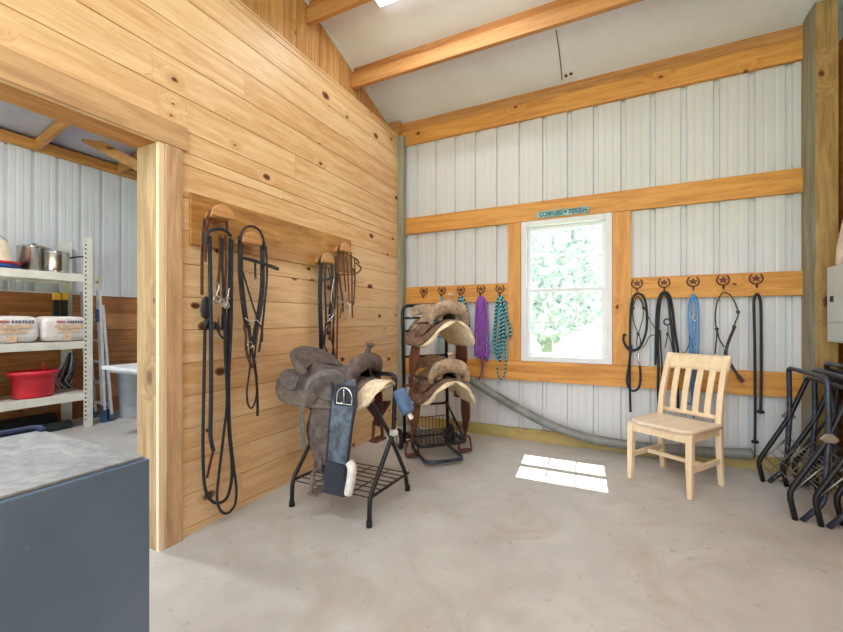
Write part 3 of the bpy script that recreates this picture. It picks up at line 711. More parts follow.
# hook 4: purple
t = wthing('rope_halter', 'purple rope halter with cords hanging in a thick bundle beside the cart', 'halter', hk(3))
for k, (a, c, e) in enumerate([(477.5, 476, 475), (479, 478, 477.5), (480.5, 480, 480), (482, 482.5, 482), (483.5, 485, 485), (485, 487, 487), (479, 481, 484), (483, 479, 478)]):
    tb('cord', M['ropepurp'], BP([(481, 296), (a, 301), (c, 318), (c - 1 + k % 3, 340), (e, 356 + (k * 7) % 6)], y - .006 * (k % 4)), .0105, t)
for k, (u, v) in enumerate([(477, 330), (484, 345), (480, 352), (486, 356), (482, 340)]): knot('knot', ony(u, v, y - .02), .014, M['ropepurp'], t)
tb('cord', M['ropepurp'], BP([(478, 350), (485, 354), (490, 352), (488, 342)], y - .01), .007, t)
tb('tail_cord', M['burg'], BP([(481, 358), (482, 367), (481, 373), (479, 379)], y), .005, t)
tb('tail_cord', M['ropepurp'], BP([(484, 356), (483.5, 364), (483, 372), (483, 378)], y), .006, t)
# hook 5
t = wthing('lead_rope', 'black and teal twisted lead rope looped on the hook just left of the window', 'rope', hk(4))
tb('rope_strand', M['candy'], BP([(495.5, 355), (495, 340), (495.5, 320), (497, 303), (500.5, 296), (504, 303), (507, 318), (510.5, 330), (509, 337), (505, 336), (504, 328)], y), .0135, t)
tb('rope_strand', M['candy'], BP([(500.5, 297), (501, 315), (500, 335), (497, 350), (498, 358)], y - .02), .0135, t)
tb('rope_strand', M['candy'], BP([(503, 300), (504.5, 330), (505.5, 355), (505, 372), (502, 379), (498.5, 376), (497, 366)], y + .01), .0075, t)
tb('rope_strand', M['candy'], BP([(499, 300), (503, 320), (502, 345), (500, 362)], y - .03), .013, t)
knot('knot', ony(500.5, 299, y - .012), .016, M['candy'], t)
t = wthing('nylon_halter', 'pale teal halter tucked behind the twisted rope, left of the window', 'halter', hk(4) + Vector((0, .03, -.02)))
st('noseband', M['ropeteal'], BP([(486, 341), (493, 350), (500, 351.5), (506, 351)], y + .02), .03, t, UPY, .006)
st('cheek_strap', M['ropeteal'], BP([(498, 300), (497, 320), (492, 336), (489, 352), (490, 360)], y + .025), .026, t, UPY, .006)
st('cheek_strap', M['ropeteal'], BP([(499, 300), (500, 330), (499, 350), (497, 360)], y + .022), .026, t, UPY, .006)
tb('throat_cord', M['ropeteal'], BP([(485, 342), (492, 340), (499, 331)], y + .02), .005, t)
# hook 6
t = wthing('lead_rope', 'thick black lead rope with a silver snap, looped beside the window', 'rope', hk(5))
tb('rope_strand', M['ropeblk'], BP([(630.5, 412), (629.7, 380), (630, 350), (630.3, 320), (631.5, 303), (634, 296), (638, 293.5), (643, 296), (646, 305), (647, 318), (646, 332), (641, 345), (634.5, 350), (627, 347), (623.5, 340), (624, 334)], y), .0095, t)
tb('rope_strand', M['ropeblk'], BP([(631.5, 345), (629, 365), (627, 380), (629, 388), (633.5, 391), (638.5, 388), (640.5, 380), (640, 366)], y - .02), .0095, t)
b = MB(); b.tube(BP([(640, 367), (639, 362), (638.5, 352)], y - .02), .007, 8); b.lathe([(.009, 0), (.009, .01)], ony(639, 362, y - .02)); b.build('snap', M['chrome'], t)
t = wthing('rope_halter', 'thin charcoal rope halter spreading behind the thick black lead rope', 'halter', hk(5) + Vector((0, .02, -.01)))
for q in ([(637, 296), (633, 308), (633.5, 320), (638, 334)], [(638, 296), (643, 306), (643, 318), (638, 334)], [(634, 300), (632, 312), (634, 322)], [(641, 298), (646, 312), (651, 322), (656, 330)],
          [(638, 334), (636.5, 342), (637.5, 350)], [(639, 334), (640.5, 342), (638.5, 350)], [(638, 350), (645, 345), (649, 337), (654, 335), (659, 336)], [(626, 334), (623, 338), (625, 346), (631, 352), (638, 350)]):
    tb('cord', M['ropethin'], BP(q, y + .012), .0038, t)
for u, v in ((633, 308), (638, 334), (624.5, 335), (643.5, 308), (638, 349)): knot('knot', ony(u, v, y + .008), .010, M['ropethin'], t)
# hook 7
t = wthing('lead_rope', 'doubled black strap rope hanging in a tall loop, second hook right of the window', 'rope', hk(6))
tb('rope_strand', M['ropeblk'], BP([(655.5, 365), (656, 335), (657, 310), (659.5, 297), (664, 292), (669.5, 296), (672.5, 310), (675, 332), (678, 352), (680, 372)], y), .010, t)
tb('rope_strand', M['ropeblk'], BP([(659, 412), (658, 390), (658.5, 365), (658, 340), (659, 312), (661, 298), (664, 294), (668, 299), (670, 315), (673, 340), (676, 372), (678, 395), (678, 411)], y - .018), .010, t)
tb('rope_strand', M['ropeblk'], BP([(660, 330), (661, 350), (662, 370), (660, 392), (659, 402)], y - .03), .006, t)
ring('rope_ring', M['ropeblk'], ony(667, 322, y - .02), .026, .006, t, (0.5, -1, 0))
tb('cord', M['ropethin'], BP([(668, 326), (667.5, 335), (665, 348)], y - .01), .004, t); tb('cord', M['ropethin'], BP([(668, 334), (671, 342), (673, 352)], y - .01), .004, t)
knot('knot', ony(667.5, 334, y - .01), .009, M['ropethin'], t)
# hook 8
t = wthing('nylon_halter', 'bright blue halter and lead bundled together behind the chair back', 'halter', hk(7))
for k, q in enumerate(([(693, 294), (689.3, 303), (688.6, 320), (690, 345), (690.5, 375), (692, 400), (694, 418)], [(694, 294), (698, 303), (699, 322), (698.5, 348), (696, 380), (695, 405)], [(693, 295), (691.5, 306), (692, 330), (692.5, 355), (693, 378)], [(694, 296), (696, 310), (695.5, 335), (694, 360)], [(693.5, 318), (693, 335), (695, 352), (694, 372)])):
    st('strap', M['ropeblue'], BP(q, y - .006 * k), .014, t, UPY, .007)
tb('lead_strand', M['ropeblue'], BP([(690, 340), (693, 370), (692, 400), (690, 404), (687, 402)], y - .03), .008, t)
knot('knot', ony(693.5, 297, y - .01), .017, M['ropeblue'], t); ring('halter_ring', M['chrome'], ony(695, 318, y - .035), .02, .0035, t, UPY)
tb('cord', M['ropethin'], BP([(690, 336), (688.5, 346), (685, 353), (682, 352)], y - .01), .0038, t)
# hook 9
t = wthing('rope_halter', 'thin dark rope halter in an open loop with a crossed tail, above the chair', 'halter', hk(8))
for q in ([(723.5, 292), (720, 296), (717, 303), (715.4, 314), (715.8, 325), (717, 329), (716.3, 340), (715, 354)], [(723.5, 292), (730, 295), (735.5, 304), (738.3, 314), (735.5, 322), (733.5, 328), (729, 338), (725, 350), (724.5, 356)],
          [(717, 329), (719, 338), (724, 347)], [(734.5, 329), (730, 340), (727, 350), (727, 358)], [(725, 350), (729, 362), (733, 370)]):
    tb('cord', M['ropethin'], BP(q, y), .0052, t)
for u, v in ((716.8, 329), (734.2, 327), (738, 312)): knot('knot', ony(u, v, y), .011, M['ropethin'], t)
st('tail_popper', M['leadblk'], BP([(731, 364), (735, 371), (739.5, 377)], y - .005), .02, t, UPY, .01)
st('tail_tip', M['burg'], BP([(738.5, 376), (743, 382)], y - .005), .03, t, UPY, .014)
# hook 10
t = wthing('lead_rope', 'two black ropes with end knobs hanging straight down beside the timber post', 'rope', hk(9))
tb('rope_strand', M['ropeblk'], BP([(755, 440), (755.2, 400), (754.8, 350), (754, 310), (754.2, 299), (757, 294), (760, 299), (761, 310), (761.3, 350), (761.3, 380), (760.8, 411)], y), .0098, t)
for u, v in ((755, 442), (760.8, 412)):
    b = MB(); b.lathe([(0, -.012), (.02, -.01), (.026, 0), (.02, .012), (.006, .016)], ony(u, v, y), (0, 0, 1), 14); b.build('end_knob', M['rubber'], t)
tb('rope_tail', M['ropethin'], BP([(755, 444), (755, 458)], y + .02), .0045, t)
# ================================================================== SIGN
p0, p1 = ony(537, 217.3, -.041), ony(589, 210.8, -.041); zc = 2.247 + .02
t = thing('wall_sign', 'small turquoise sign reading COWGIRL TOUGH on the girt above the window', 'sign', (p0.x, -.041, zc))
b = MB(); b.box((p0.x, -.041, zc - .030), (p1.x, -.052, zc + .030)); b.build('sign_board', M['signteal'], t, bevel=.001)
def text(body, size, x0, z0, y, mat, parent, name, width):
    cu = bpy.data.curves.new(name, 'FONT'); cu.body = body; cu.size = size; cu.extrude = .0015; cu.offset = size * .012
    o = bpy.data.objects.new('tmp', cu); COL.objects.link(o); bpy.context.view_layer.update()
    me = bpy.data.meshes.new_from_object(o.evaluated_get(bpy.context.evaluated_depsgraph_get())); bpy.data.objects.remove(o)
    w = max(v.co.x for v in me.vertices) - min(v.co.x for v in me.vertices); k = width / w; mn = min(v.co.x for v in me.vertices)
    for v in me.vertices: v.co = Vector(((v.co.x - mn) * k, -v.co.z, v.co.y))
    me.materials.clear(); me.materials.append(mat)
    q = bpy.data.objects.new(name, me); COL.objects.link(q); q.parent = parent; q.location = Vector((x0, y, z0)) - parent.location
    return q
wd = p1.x - p0.x
text('COWGIRL', .058, p0.x + .025, zc - .019, -.0535, M['signnavy'], t, 'lettering', wd * .46)
text('TOUGH', .058, p0.x + wd * .62, zc - .019, -.0535, M['signnavy'], t, 'lettering', wd * .34)
b = MB(); cx = p0.x + wd * .565; poly = [((.014 if k % 2 == 0 else .006) * math.sin(k * PI / 5) + cx, (.014 if k % 2 == 0 else .006) * math.cos(k * PI / 5) + zc) for k in range(10)]
b.prism(poly, lambda p, k: (p[0], -.0525 - .002 * k, p[1])); b.build('star_emblem', M['signnavy'], t)
# ================================================================== PIPE ALONG THE WALL
b = MB(); pp = [(470, 379, -.09), (480, 386, -.09), (500, 398, -.09), (520, 409.5, -.09), (545, 422.5, -.09), (570, 432.5, -.09), (598, 440, -.09), (640, 446.5, -.095), (690, 451, -.10), (725, 453, -.10), (752, 454, -.10)]
b.tube(crom([ony(u, v, yy) for u, v, yy in pp], 8), .042, 14)
tag(b.build('corrugated_pipe', M['pipe']), 'thick grey pipe sagging along the foot of the metal wall behind the chair', 'pipe')
# ================================================================== CHAIR
cp = Vector(((2.315 + 2.657 + 2.863 + 2.565) / 4, (-.605 - .854 - .488 - .276) / 4, 0)); cp.z = fz(cp.y)
t = thing('side_chair', 'pale natural wooden chair with a slatted back in front of the roped wall', 'chair', tuple(cp), math.atan2(-.38, -.25), None)
wm, sm = M['chair'], M['seat']; hw = .205; hd = .205      # local +X faces forward
def leg_poly(b, pts, w):                                 # tapering square bar through points
    b.sweep([Vector(p[:3]) for p in pts], [(-.5, -.5), (.5, -.5), (.5, .5), (-.5, .5)], (1, 0, 0), smooth=False, scale=[p[3] for p in pts])
for sgn in (1, -1):
    b = MB(); leg_poly(b, [(hd + .005, sgn * (hw + .004), 0, .03), (hd, sgn * hw, .2, .04), (hd - .002, sgn * hw, .425, .042)], 0); b.build('front_leg', wm, t, world=False, bevel=.003)
    b = MB(); leg_poly(b, crom([(-hd - .03, sgn * hw, 0), (-hd, sgn * hw, .22), (-hd + .005, sgn * hw, .44), (-hd - .012, sgn * (hw - .0), .60), (-hd - .065, sgn * (hw - .003), .78), (-hd - .135, sgn * (hw - .003), .93)], 5) and [(*p, .036 if i < 6 else .038) for i, p in enumerate(crom([(-hd - .03, sgn * hw, 0), (-hd, sgn * hw, .22), (-hd + .005, sgn * hw, .44), (-hd - .012, sgn * hw, .60), (-hd - .065, sgn * (hw - .003), .78), (-hd - .135, sgn * (hw - .003), .925)], 5))], 0); b.build('rear_leg', wm, t, world=False, bevel=.003)
    b = MB(); b.box((-hd + .01, sgn * hw - .011, .165), (hd - .01, sgn * hw + .011, .20)); b.build('side_stretcher', wm, t, world=False, bevel=.003)
    b = MB(); b.box((-hd + .01, sgn * hw - .01, .37), (hd - .01, sgn * hw + .01, .425)); b.build('side_apron', wm, t, world=False, bevel=.002)
b = MB(); b.box((-.012, -hw + .012, .168), (.012, hw - .012, .197)); b.build('cross_stretcher', wm, t, world=False, bevel=.003)
b = MB(); b.box((hd - .011, -hw + .02, .365), (hd + .011, hw - .02, .425)); b.build('front_apron', wm, t, world=False, bevel=.002)
b = MB(); b.box((-hd - .01, -hw + .02, .37), (-hd + .01, hw - .02, .425)); b.build('rear_apron', wm, t, world=False, bevel=.002)
b = MB()
def seatz(X, Y): return .452 - .010 * math.exp(-((X + .03) ** 2 / .022 + (abs(Y) - .09) ** 2 / .008))
def seatfn(u, v):
    e = 2 * v - 1; hwid = .232 - .006 * u; fr = .238 - .03 * abs(e) ** 3; X = -.185 + u * (fr + .185)
    cr = max(0, (u - .86) / .14) * max(0, (abs(e) - .8) / .2) * .03
    Y = e * hwid; Y -= cr * (1 if e > 0 else -1); return (X, Y, seatz(X, Y))
b.sheet(seatfn, 22, 24, .026); b.build('seat', sm, t, world=False, bevel=0)
def backx(z): return -hd - .012 - .05 * max(0, (z - .6) / .2) - .01 * max(0, (z - .8) / .13)
BZ = [(.445, .0), (.60, -.018), (.78, -.073), (.93, -.137)]
def bx(z):
    for (a, xa), (c, xc) in zip(BZ, BZ[1:]):
        if z <= c: return -hd + xa + (xc - xa) * (z - a) / (c - a)
    return -hd + BZ[-1][1]
b = MB(); b.sheet(lambda u, v: (bx(.815 + .115 * v) + .018 - .018 * (1 - (2 * u - 1) ** 2), (2 * u - 1) * (hw + .02), .815 + .115 * v), 14, 4, .022); b.build('top_rail', wm, t, world=False, bevel=0)
b = MB(); b.sheet(lambda u, v: (bx(.475 + .03 * v) + .012, (2 * u - 1) * (hw - .015), .475 + .03 * v), 4, 2, .02); b.build('lower_rail', wm, t, world=False)
for k in range(4):
    yy = (k - 1.5) * .080
    b = MB(); b.sweep([(bx(z) - .0, yy * (1 + .12 * (z - .47)), z) for z in (.48, .56, .64, .72, .82)], [(-.021, -.006), (.021, -.006), (.021, .006), (-.021, .006)], (1, 0, 0), smooth=False); b.build('back_slat', wm, t, world=False, bevel=.002)
# ================================================================== SADDLES
def drape(sv, R=.17, am=math.radians(56)):
    a = abs(sv) / R; s = 1 if sv >= 0 else -1
    if a <= am: return s * R * math.sin(a), -R * (1 - math.cos(a))
    e = abs(sv) - R * am
    return s * (R * math.sin(am) + e * math.cos(am)), -R * (1 - math.cos(am)) - e * math.sin(am)
def make_saddle(kind, label):
    stand = kind == 'stand'
    root = thing('western_saddle', label, 'saddle', (0, 0, 0))
    mskirt, mseat, mswell, mfend, mjock = (M['skirtbr'], M['seatdark'], M['darksuede'], M['darksuede'], M['strapgr']) if stand else (M['suede'], M['tansuede'], M['tansuede'], M['browns'], M['tansuede'])
    def out(u, a, xa, xb, p=2.6):            # rounded outline factor
        e = abs(2 * u - 1); return a * max(0, 1 - e ** p) ** .5
    LK = .275 if stand else .33
    b = MB(); b.sheet(lambda u, v: (lambda L, d: (-.385 + u * (.755 if stand else .715), d[0] * 1.0, d[1] + .0))(0, drape((2 * v - 1) * (out(u, LK, 0, 0, 6) + .002))), 34, 26, .022); b.build('fleece_lining', M['fleece'], root, world=False)
    b = MB(); b.sheet(lambda u, v: (lambda d: (-.40 + u * (.66 if stand else .70), d[0] * 1.06, d[1] + .012))(drape((2 * v - 1) * (out(u, LK + .015, 0, 0, 3.6)))), 30, 26, .010); sk = b.build('skirt', mskirt, root, world=False)
    # seat jockey
    b = MB()
    def sj(u, v):
        e = 2 * v - 1; X = -.235 + u * .435; w = .18 * max(0, 1 - abs(2 * u - 1) ** 3) ** .5 + .07; y0, z0 = drape(e * w, .165)
        h = .05 + .05 * min(1, max(0, (-X - .03) / .2)) ** 2 * (1 - e * e) + .075 * max(0, (X + .02) / .2) ** 2 * (1 - e * e)
        return (X, y0, z0 + .016 + h * (1 - abs(e) ** 2.5))
    b.sheet(sj, 26, 22, .012); b.build('seat', mseat, root, world=False)
    # cantle, a rounded dish leaning back
    b = MB()
    ch = .112 if stand else .085
    def cn(u, v):
        ph = (2 * v - 1); X = (-.085 if stand else -.175) - .085 * math.cos(ph * PI / 2); yy = .185 * math.sin(ph * PI / 2.0); base = .055 + .01 * (1 - ph * ph)
        h = ch * max(0, 1 - abs(ph) ** 2.6) ** .6; return (X - (u * .115 * (1 - .5 * ph * ph) if stand else u * (.35 * h + .015)), yy * (1 + .03 * u), base - .03 * abs(ph) + h * u)
    b.sheet(cn, 10, 26, .022)
    rim = [Vector(cn(1, k / 24)) for k in range(1, 24)]
    b.tube(rim, .012, 8); b.build('cantle', mseat, root, world=False)
    # rear jockey flap behind the cantle
    b = MB(); b.sheet(lambda u, v: (lambda d: (-.395 + u * .2, d[0], d[1] + .026 + .02 * u))(drape((2 * v - 1) * (.04 + .19 * max(0, 1 - (1 - u) ** 2.2) ** .6))), 12, 20, .008); b.build('rear_jockey', mjock, root, world=False)
    # swell and horn
    n = 22; pts = []; sc_ = []
    for k in range(n + 1):
        a = PI * k / n; pts.append(Vector((.185 + .02 * math.sin(a), -.158 * math.cos(a) * (1.0), -.03 + .145 * math.sin(a) ** .8))); sc_.append(.55 + .75 * math.sin(a) ** 1.5 + .25 * math.exp(-((abs(math.cos(a)) - .6) / .2) ** 2))
    b = MB(); b.tube(pts, .040 if stand else .045, 14, scale=sc_, up=(1, 0, 0)); b.build('swell', mswell, root, world=False)
    b = MB(); A = Vector((.34, .0, 1)).normalized(); b.lathe([(.030, -.02), (.018, .02), (.0145, .06), (.016, .075), (.027, .080), (.030, .087), (.025, .094), (.0, .098)], (.20, 0, .135), A, 18); b.build('horn', mswell, root, world=False)
    for s in (1, -1):
        side = thing  # readability only
        x0 = (.07 if s < 0 else .11) if stand else .02
        dr = (-.03 if s < 0 else .04) if stand else -.10
        ln = (.50 if s < 0 else .30) if stand else .54
        mf = M['burg'] if stand and s > 0 else mfend
        def fe(u, v, s=s):
            dd = .10 + u * ln; w = .035 + .075 * math.sin(min(1, u / .62) * PI / 2) if u < .62 else .110 - .085 * ((u - .62) / .38) ** 1.1
            d = drape(dd, .17, math.radians(84)); yy = s * (d[0] + .032); X = x0 + dr * u + (2 * v - 1) * w
            return (X, yy + s * .012 * math.sin(u * 3), d[1])
        b = MB(); b.sheet(fe, 24, 8, .008); b.build('fender', mf, root, world=False)
        dl = drape(.10 + ln, .17, math.radians(84)); zs = dl[1]; ys = s * (dl[0] + .038); xs = x0 + dr
        b = MB(); b.strap([(xs, ys, zs + .05), (xs, ys, zs - .04)], .055, .014, (0, 1, 0)); b.build('stirrup_leather', mf, root, world=False)
        b = MB(); hwid = .06; top = zs - .02; bot = zs - .15
        loop = fillet([(xs, ys - hwid * .75, top), (xs + .0, ys - hwid * 1.05, bot), (xs, ys + hwid * 1.05, bot), (xs, ys + hwid * .75, top), (xs, ys - hwid * .75, top), (xs, ys - hwid * .9, (top + bot) / 2)], .03, 5)
        b.sweep(loop, [(-.024, -.006), (.024, -.006), (.024, .006), (-.024, .006)], (1, 0, 0) if False else None, smooth=False) if False else b.tube(loop, .011, 8)
        b.box((xs - .03, ys - hwid, bot - .006), (xs + .03, ys + hwid, bot + .010)); b.build('stirrup', M['browns'] if s > 0 or not stand else M['strapgr'], root, world=False, bevel=.003)
        # side jockey flap
        b = MB()
        def jf(u, v, s=s):
            X = -.06 + u * .25; w = .15 * math.sin(PI * (.08 + .84 * u)) ** .6; d = drape(.10 + w * v, .185, math.radians(70)); return (X, s * (d[0] + .016), d[1] + .022)
        b.sheet(jf, 14, 10, .007); b.build('side_jockey', mseat if stand else M['suede'], root, world=False)
    return root
def xform(root, loc, rz, rx=0, ry=0): root.location = loc; root.rotation_euler = (rx, ry, rz)
# saddle stand (open)
TR = .0145
def stand_frame(b, foot, bend, hinge, corner, x0, x1, r=TR):
    """U shaped tube: two legs joined by a top bar; the profile is (y, z)"""
    L = [(x0, *foot), (x0, *bend), (x0, *hinge), (x0, *corner)]; R_ = [(x1, *corner), (x1, *hinge), (x1, *bend), (x1, *foot)]
    b.tube(fillet(L + R_, .05, 4), r, 10)
def wires_x(b, p0, p1, x0, x1, n, r=.0028, cross=3):
    for k in range(n):
        t_ = k / (n - 1); y_, z_ = p0[0] + (p1[0] - p0[0]) * t_, p0[1] + (p1[1] - p0[1]) * t_; b.tube([(x0, y_, z_), (x1, y_, z_)], r, 6)
    for k in range(cross):
        X = x0 + (x1 - x0) * (k + 1) / (cross + 1); b.tube([(X, p0[0], p0[1] - .004), (X, p1[0], p1[1] - .004)], r, 6)
t = thing('saddle_stand', 'black folding tube stand with wire shelf, carrying the grey-brown saddle', 'stand', (.595, -1.78, fz(-1.78)))
X0, X1 = .292, .902
b = MB(); stand_frame(b, (-2.03, fz(-2.03) + .002), (-2.025, .185), (-1.747, .504), (-1.712, .885), X0, X1); b.build('leg_frame', M['black'], t)
b = MB(); stand_frame(b, (-1.50, fz(-1.5) + .002), (-1.535, .17), (-1.755, .504), (-1.965, .745), X0 + .026, X1 - .026); b.build('leg_frame', M['black'], t)
b = MB(); wires_x(b, (-2.02, .185), (-1.54, .172), X0, X1, 8, .0035, 3)
b.tube([(X1, -2.025, .185), (X1, -1.535, .172)], .009, 8); b.tube([(X0, -2.025, .185), (X0, -1.535, .172)], .009, 8); b.build('wire_shelf', M['blackwire'], t)
for xx in (X0, X1):
    b = MB(); b.box((xx - .014, -1.775, .49), (xx + .020, -1.73, .53)); b.lathe([(.014, -.02), (.018, -.01), (.018, .03), (.012, .034)], (xx, -1.75, .51), (1, 0, 0), 12); b.build('hinge_bracket', M['zinc'], t, bevel=.003)
for xx, yy in ((X0, -2.03), (X1, -2.03), (X0 + .026, -1.50), (X1 - .026, -1.50)):
    b = MB(); b.lathe([(.018, 0), (.018, .035), (.015, .04)], (xx, yy, fz(yy)), (0, 0, 1), 12); b.build('rubber_foot', M['rubber'], t)
sad = make_saddle('stand', 'grey-brown western saddle with upright horn and wide blue-grey cinch, on the folding stand')
SX, SY, SZ = .50, -1.81, .86
for ch in sad.children:
    ch.data.transform(Matrix.Diagonal((1.15, 1.05, 1.05, 1)))
xform(sad, (SX, SY, SZ), 0)
def LS(u, v, y): return ony(u, v, y)
def SB(b, name, mat, par=None, bevel=0):     # world-space geometry hung on the (unrotated) saddle
    return b.build(name, mat, par or sad, bevel=bevel)
yn = -2.055
cw = [LS(344, 383, yn + .03), LS(344, 400, yn - .005), LS(341, 425, yn - .02), LS(338, 455, yn - .02), LS(336, 466, yn - .02)]
b = MB(); b.sweep(crom(cw, 5), [(-.085, -.004), (-.078, -.010), (.078, -.010), (.085, -.004), (.085, .004), (.078, .010), (-.078, .010), (-.085, .004)], (0, -1, 0), smooth=False, scale=[1.08 - .012 * i for i in range(len(crom(cw, 5)))]); cin = SB(b, 'cinch', M['cinch'])
b = MB()
for s in (-1, 1): b.tube([p + Vector((s * .085 * (1.08 - .012 * i), -.004, 0)) for i, p in enumerate(crom(cw, 5))], .010, 6)
SB(b, 'cinch_binding', M['cinchedge'])
cw2 = [LS(336, 462, yn - .018), LS(335.5, 480, yn - .018), LS(335.5, 494, yn - .018)]
b = MB(); b.strap(cw2, .158, .036, (0, -1, 0)); SB(b, 'cinch_fold', M['cinchedge'])
c = LS(344.5, 398, yn - .025)
b = MB(); b.tube([c + Vector((.056 * math.cos(a), 0, .062 * math.sin(a))) for a in [PI * k / 12 for k in range(13)]] + [c + Vector((-.056, 0, -.036)), c + Vector((.056, 0, -.036)), c + Vector((.056, 0, 0))], .0055, 8); b.tube([c + Vector((0, -.004, .062)), c + Vector((.002, -.008, -.036))], .004, 6); SB(b, 'cinch_buckle', M['chrome'])
b = MB(); b.strap([c + Vector((0, .008, .075)), c + Vector((0, .010, -.05))], .172, .012, (0, -1, 0)); SB(b, 'buckle_guard', M['cinchedge'])
ys_ = yn - .03
b = MB(); b.strap(crom([LS(352, 386, -1.93), LS(338, 374, -1.99), LS(324, 373, -2.04), LS(311, 380, -2.08), LS(304.5, 396, ys_), LS(302, 418, ys_), LS(303, 440, ys_), LS(304, 449, ys_)], 6), .036, .007, (0, -1, .2)); SB(b, 'back_strap', M['strapgr'])
b = MB(); fl = [LS(349, 462, yn - .01), LS(352, 468, yn - .01), LS(351, 480, yn - .01), LS(348, 494, yn - .01)]; b.tube(crom(fl, 5), .028, 8, scale=None); SB(b, 'fleece_pad', M['whitefl'])
b = MB(); b.strap(crom([LS(378, 392, -1.70), LS(379, 412, -1.70), LS(376, 425, -1.70)], 4), .06, .012, (0, -1, 0)); SB(b, 'latigo_strap', M['burg'])
a0, a1 = LS(398.5, 390, -1.79), LS(409, 413, -1.80)
t = thing('foam_roll', 'blue foam roll hanging off the far end of the folding stand', 'roll', tuple(a0))
b = MB(); dirn = (a1 - a0).normalized(); L_ = (a1 - a0).length; b.lathe([(0, 0), (.035, 0), (.044, .01), (.046, L_ * .5), (.044, L_ - .01), (.038, L_), (0, L_)], a0, dirn, 20); b.build('pad', M['bluepad'], t)
b = MB(); b.lathe([(.012, 0), (.016, .03), (.012, .045), (0, .046)], a1 - dirn * .002, dirn, 12); b.build('end_toggle', M['whitefl'], t)
# ------------------------------------------------------------------ rolling cart with two saddles
ca = math.radians(-46.2); cl = Vector((.60, -.60, fz(-.6)))
t = thing('saddle_cart', 'black rolling rack with tall handle frame and wire basket, holding two saddles', 'cart', tuple(cl), ca)
t.rotation_euler = (math.radians(1.0), 0, ca)
def TB(name, mat, pts, r, close=False, seg=10, par=None):
    b = MB(); b.tube(pts, r, seg, close); return b.build(name, mat, par or t, world=False)
TB('handle_frame', M['black'], fillet([(0, -.215, .06), (0, -.215, 1.335), (0, .215, 1.335), (0, .215, .06)], .07, 5), .016)
for z_ in (.40, .86, 1.10, 1.22): TB('cross_bar', M['black'], [(0, -.215, z_), (0, .215, z_)], .011)
for z_ in (1.16, .675):
    TB('saddle_arm', M['black'], fillet([(0, -.10, z_), (.52, -.10, z_ + .02), (.52, .10, z_ + .02), (0, .10, z_)], .05, 4), .014)
TB('basket_rim', M['black'], fillet([(.03, -.2, .155), (.46, -.215, .155), (.46, .215, .155), (.03, .2, .155)], .07, 5), .015)
TB('base_loop', M['slate'], fillet([(.04, -.16, .15), (.10, -.165, .035), (.50, -.165, .028), (.50, .165, .028), (.10, .165, .035), (.04, .16, .15)], .07, 5), .015)
TB('support_brace', M['black'], [(0, .2, .42), (.44, .2, .165)], .010)
b = MB(); wz0, wz1 = .165, .29
for i in range(13):
    X = .03 + .42 * i / 12; b.tube([(X, -.19, wz1), (X, -.19, wz0), (X, .19, wz0), (X, .19, wz1)], .0028, 5)
for i in range(12):
    Y = -.19 + .38 * i / 11; b.tube([(.03, Y, wz1), (.03, Y, wz0), (.45, Y, wz0), (.45, Y, wz1)], .0028, 5)
b.tube([(.03, -.19, wz1), (.45, -.19, wz1), (.45, .19, wz1), (.03, .19, wz1)], .004, 6, True); b.build('wire_basket', M['blackwire'], t, world=False)
for s in (-1, 1):
    b = MB(); b.lathe([(.02, -.018), (.075, -.018), (.09, -.014), (.095, 0), (.09, .014), (.075, .018), (.02, .018)], (-.03, s * .255, .095), (0, 1, 0), 26); w = b.build('wheel', M['rubber'], t, world=False)
    b = MB(); b.lathe([(0, -.022), (.05, -.02), (.055, 0), (.05, .02), (0, .022)], (-.03, s * .255, .095), (0, 1, 0), 20); b.build('wheel_hub', M['zinc'], w, world=False)
TB('axle', M['black'], [(-.03, -.26, .095), (-.03, .26, .095)], .009)
def place_local(root, lx, ly, lz, yaw):
    p = cl + Vector((math.cos(ca) * lx - math.sin(ca) * ly, math.sin(ca) * lx + math.cos(ca) * ly, lz)); xform(root, tuple(p), ca + yaw)
s1 = make_saddle('cart', 'brown suede saddle with cream fleece lining, upper one on the rolling cart')
s1['group'] = 'suede saddles on the rolling cart'
place_local(s1, .30, .02, 1.192, math.radians(4))
s2 = copy_tree(s1, None, 'brown suede saddle with cream fleece lining, lower one above the wire basket')
place_local(s2, .33, .03, .708, math.radians(-2))
# ------------------------------------------------------------------ folded stands at the post
t = thing('folded_saddle_stand', 'worn folded saddle stand standing foremost, left of the folded group', 'stand', (3.25, -.57, fz(-.57)), 0, 'folded saddle stands by the timber post')
yn_, yf_ = -.875, -.275
def fframe(b, prof, r=.0155):
    L = [(x_, yf_, z_) for x_, z_ in prof]; R_ = [(x_, yn_, z_ - (.016 if i == 0 else 0)) for i, (x_, z_) in enumerate(prof)][::-1]
    b.tube(fillet(L + R_, .045, 4), r, 10)
b = MB(); fframe(b, [(3.215, .062), (3.315, .175), (3.335, .56), (3.33, .905)]); b.build('leg_frame', M['slate'], t)
b = MB(); fframe(b, [(3.185, .062), (3.155, .205), (3.335, .555), (3.435, .845)]); b.build('leg_frame', M['black'], t)
b = MB()
for k in range(6):
    q = k / 5; b.tube([(3.165 + .16 * q, yf_ , .20 + .20 * q), (3.165 + .16 * q, yn_, .20 + .20 * q)], .0034, 6)
for k in range(2):
    yy = yf_ - .2 * (k + 1); b.tube([(3.165, yy, .197), (3.325, yy, .397)], .0028, 6)
for yy in (yf_, yn_): b.tube([(3.16, yy, .20), (3.325, yy, .40)], .007, 6)
b.build('wire_shelf', M['wire'], t)
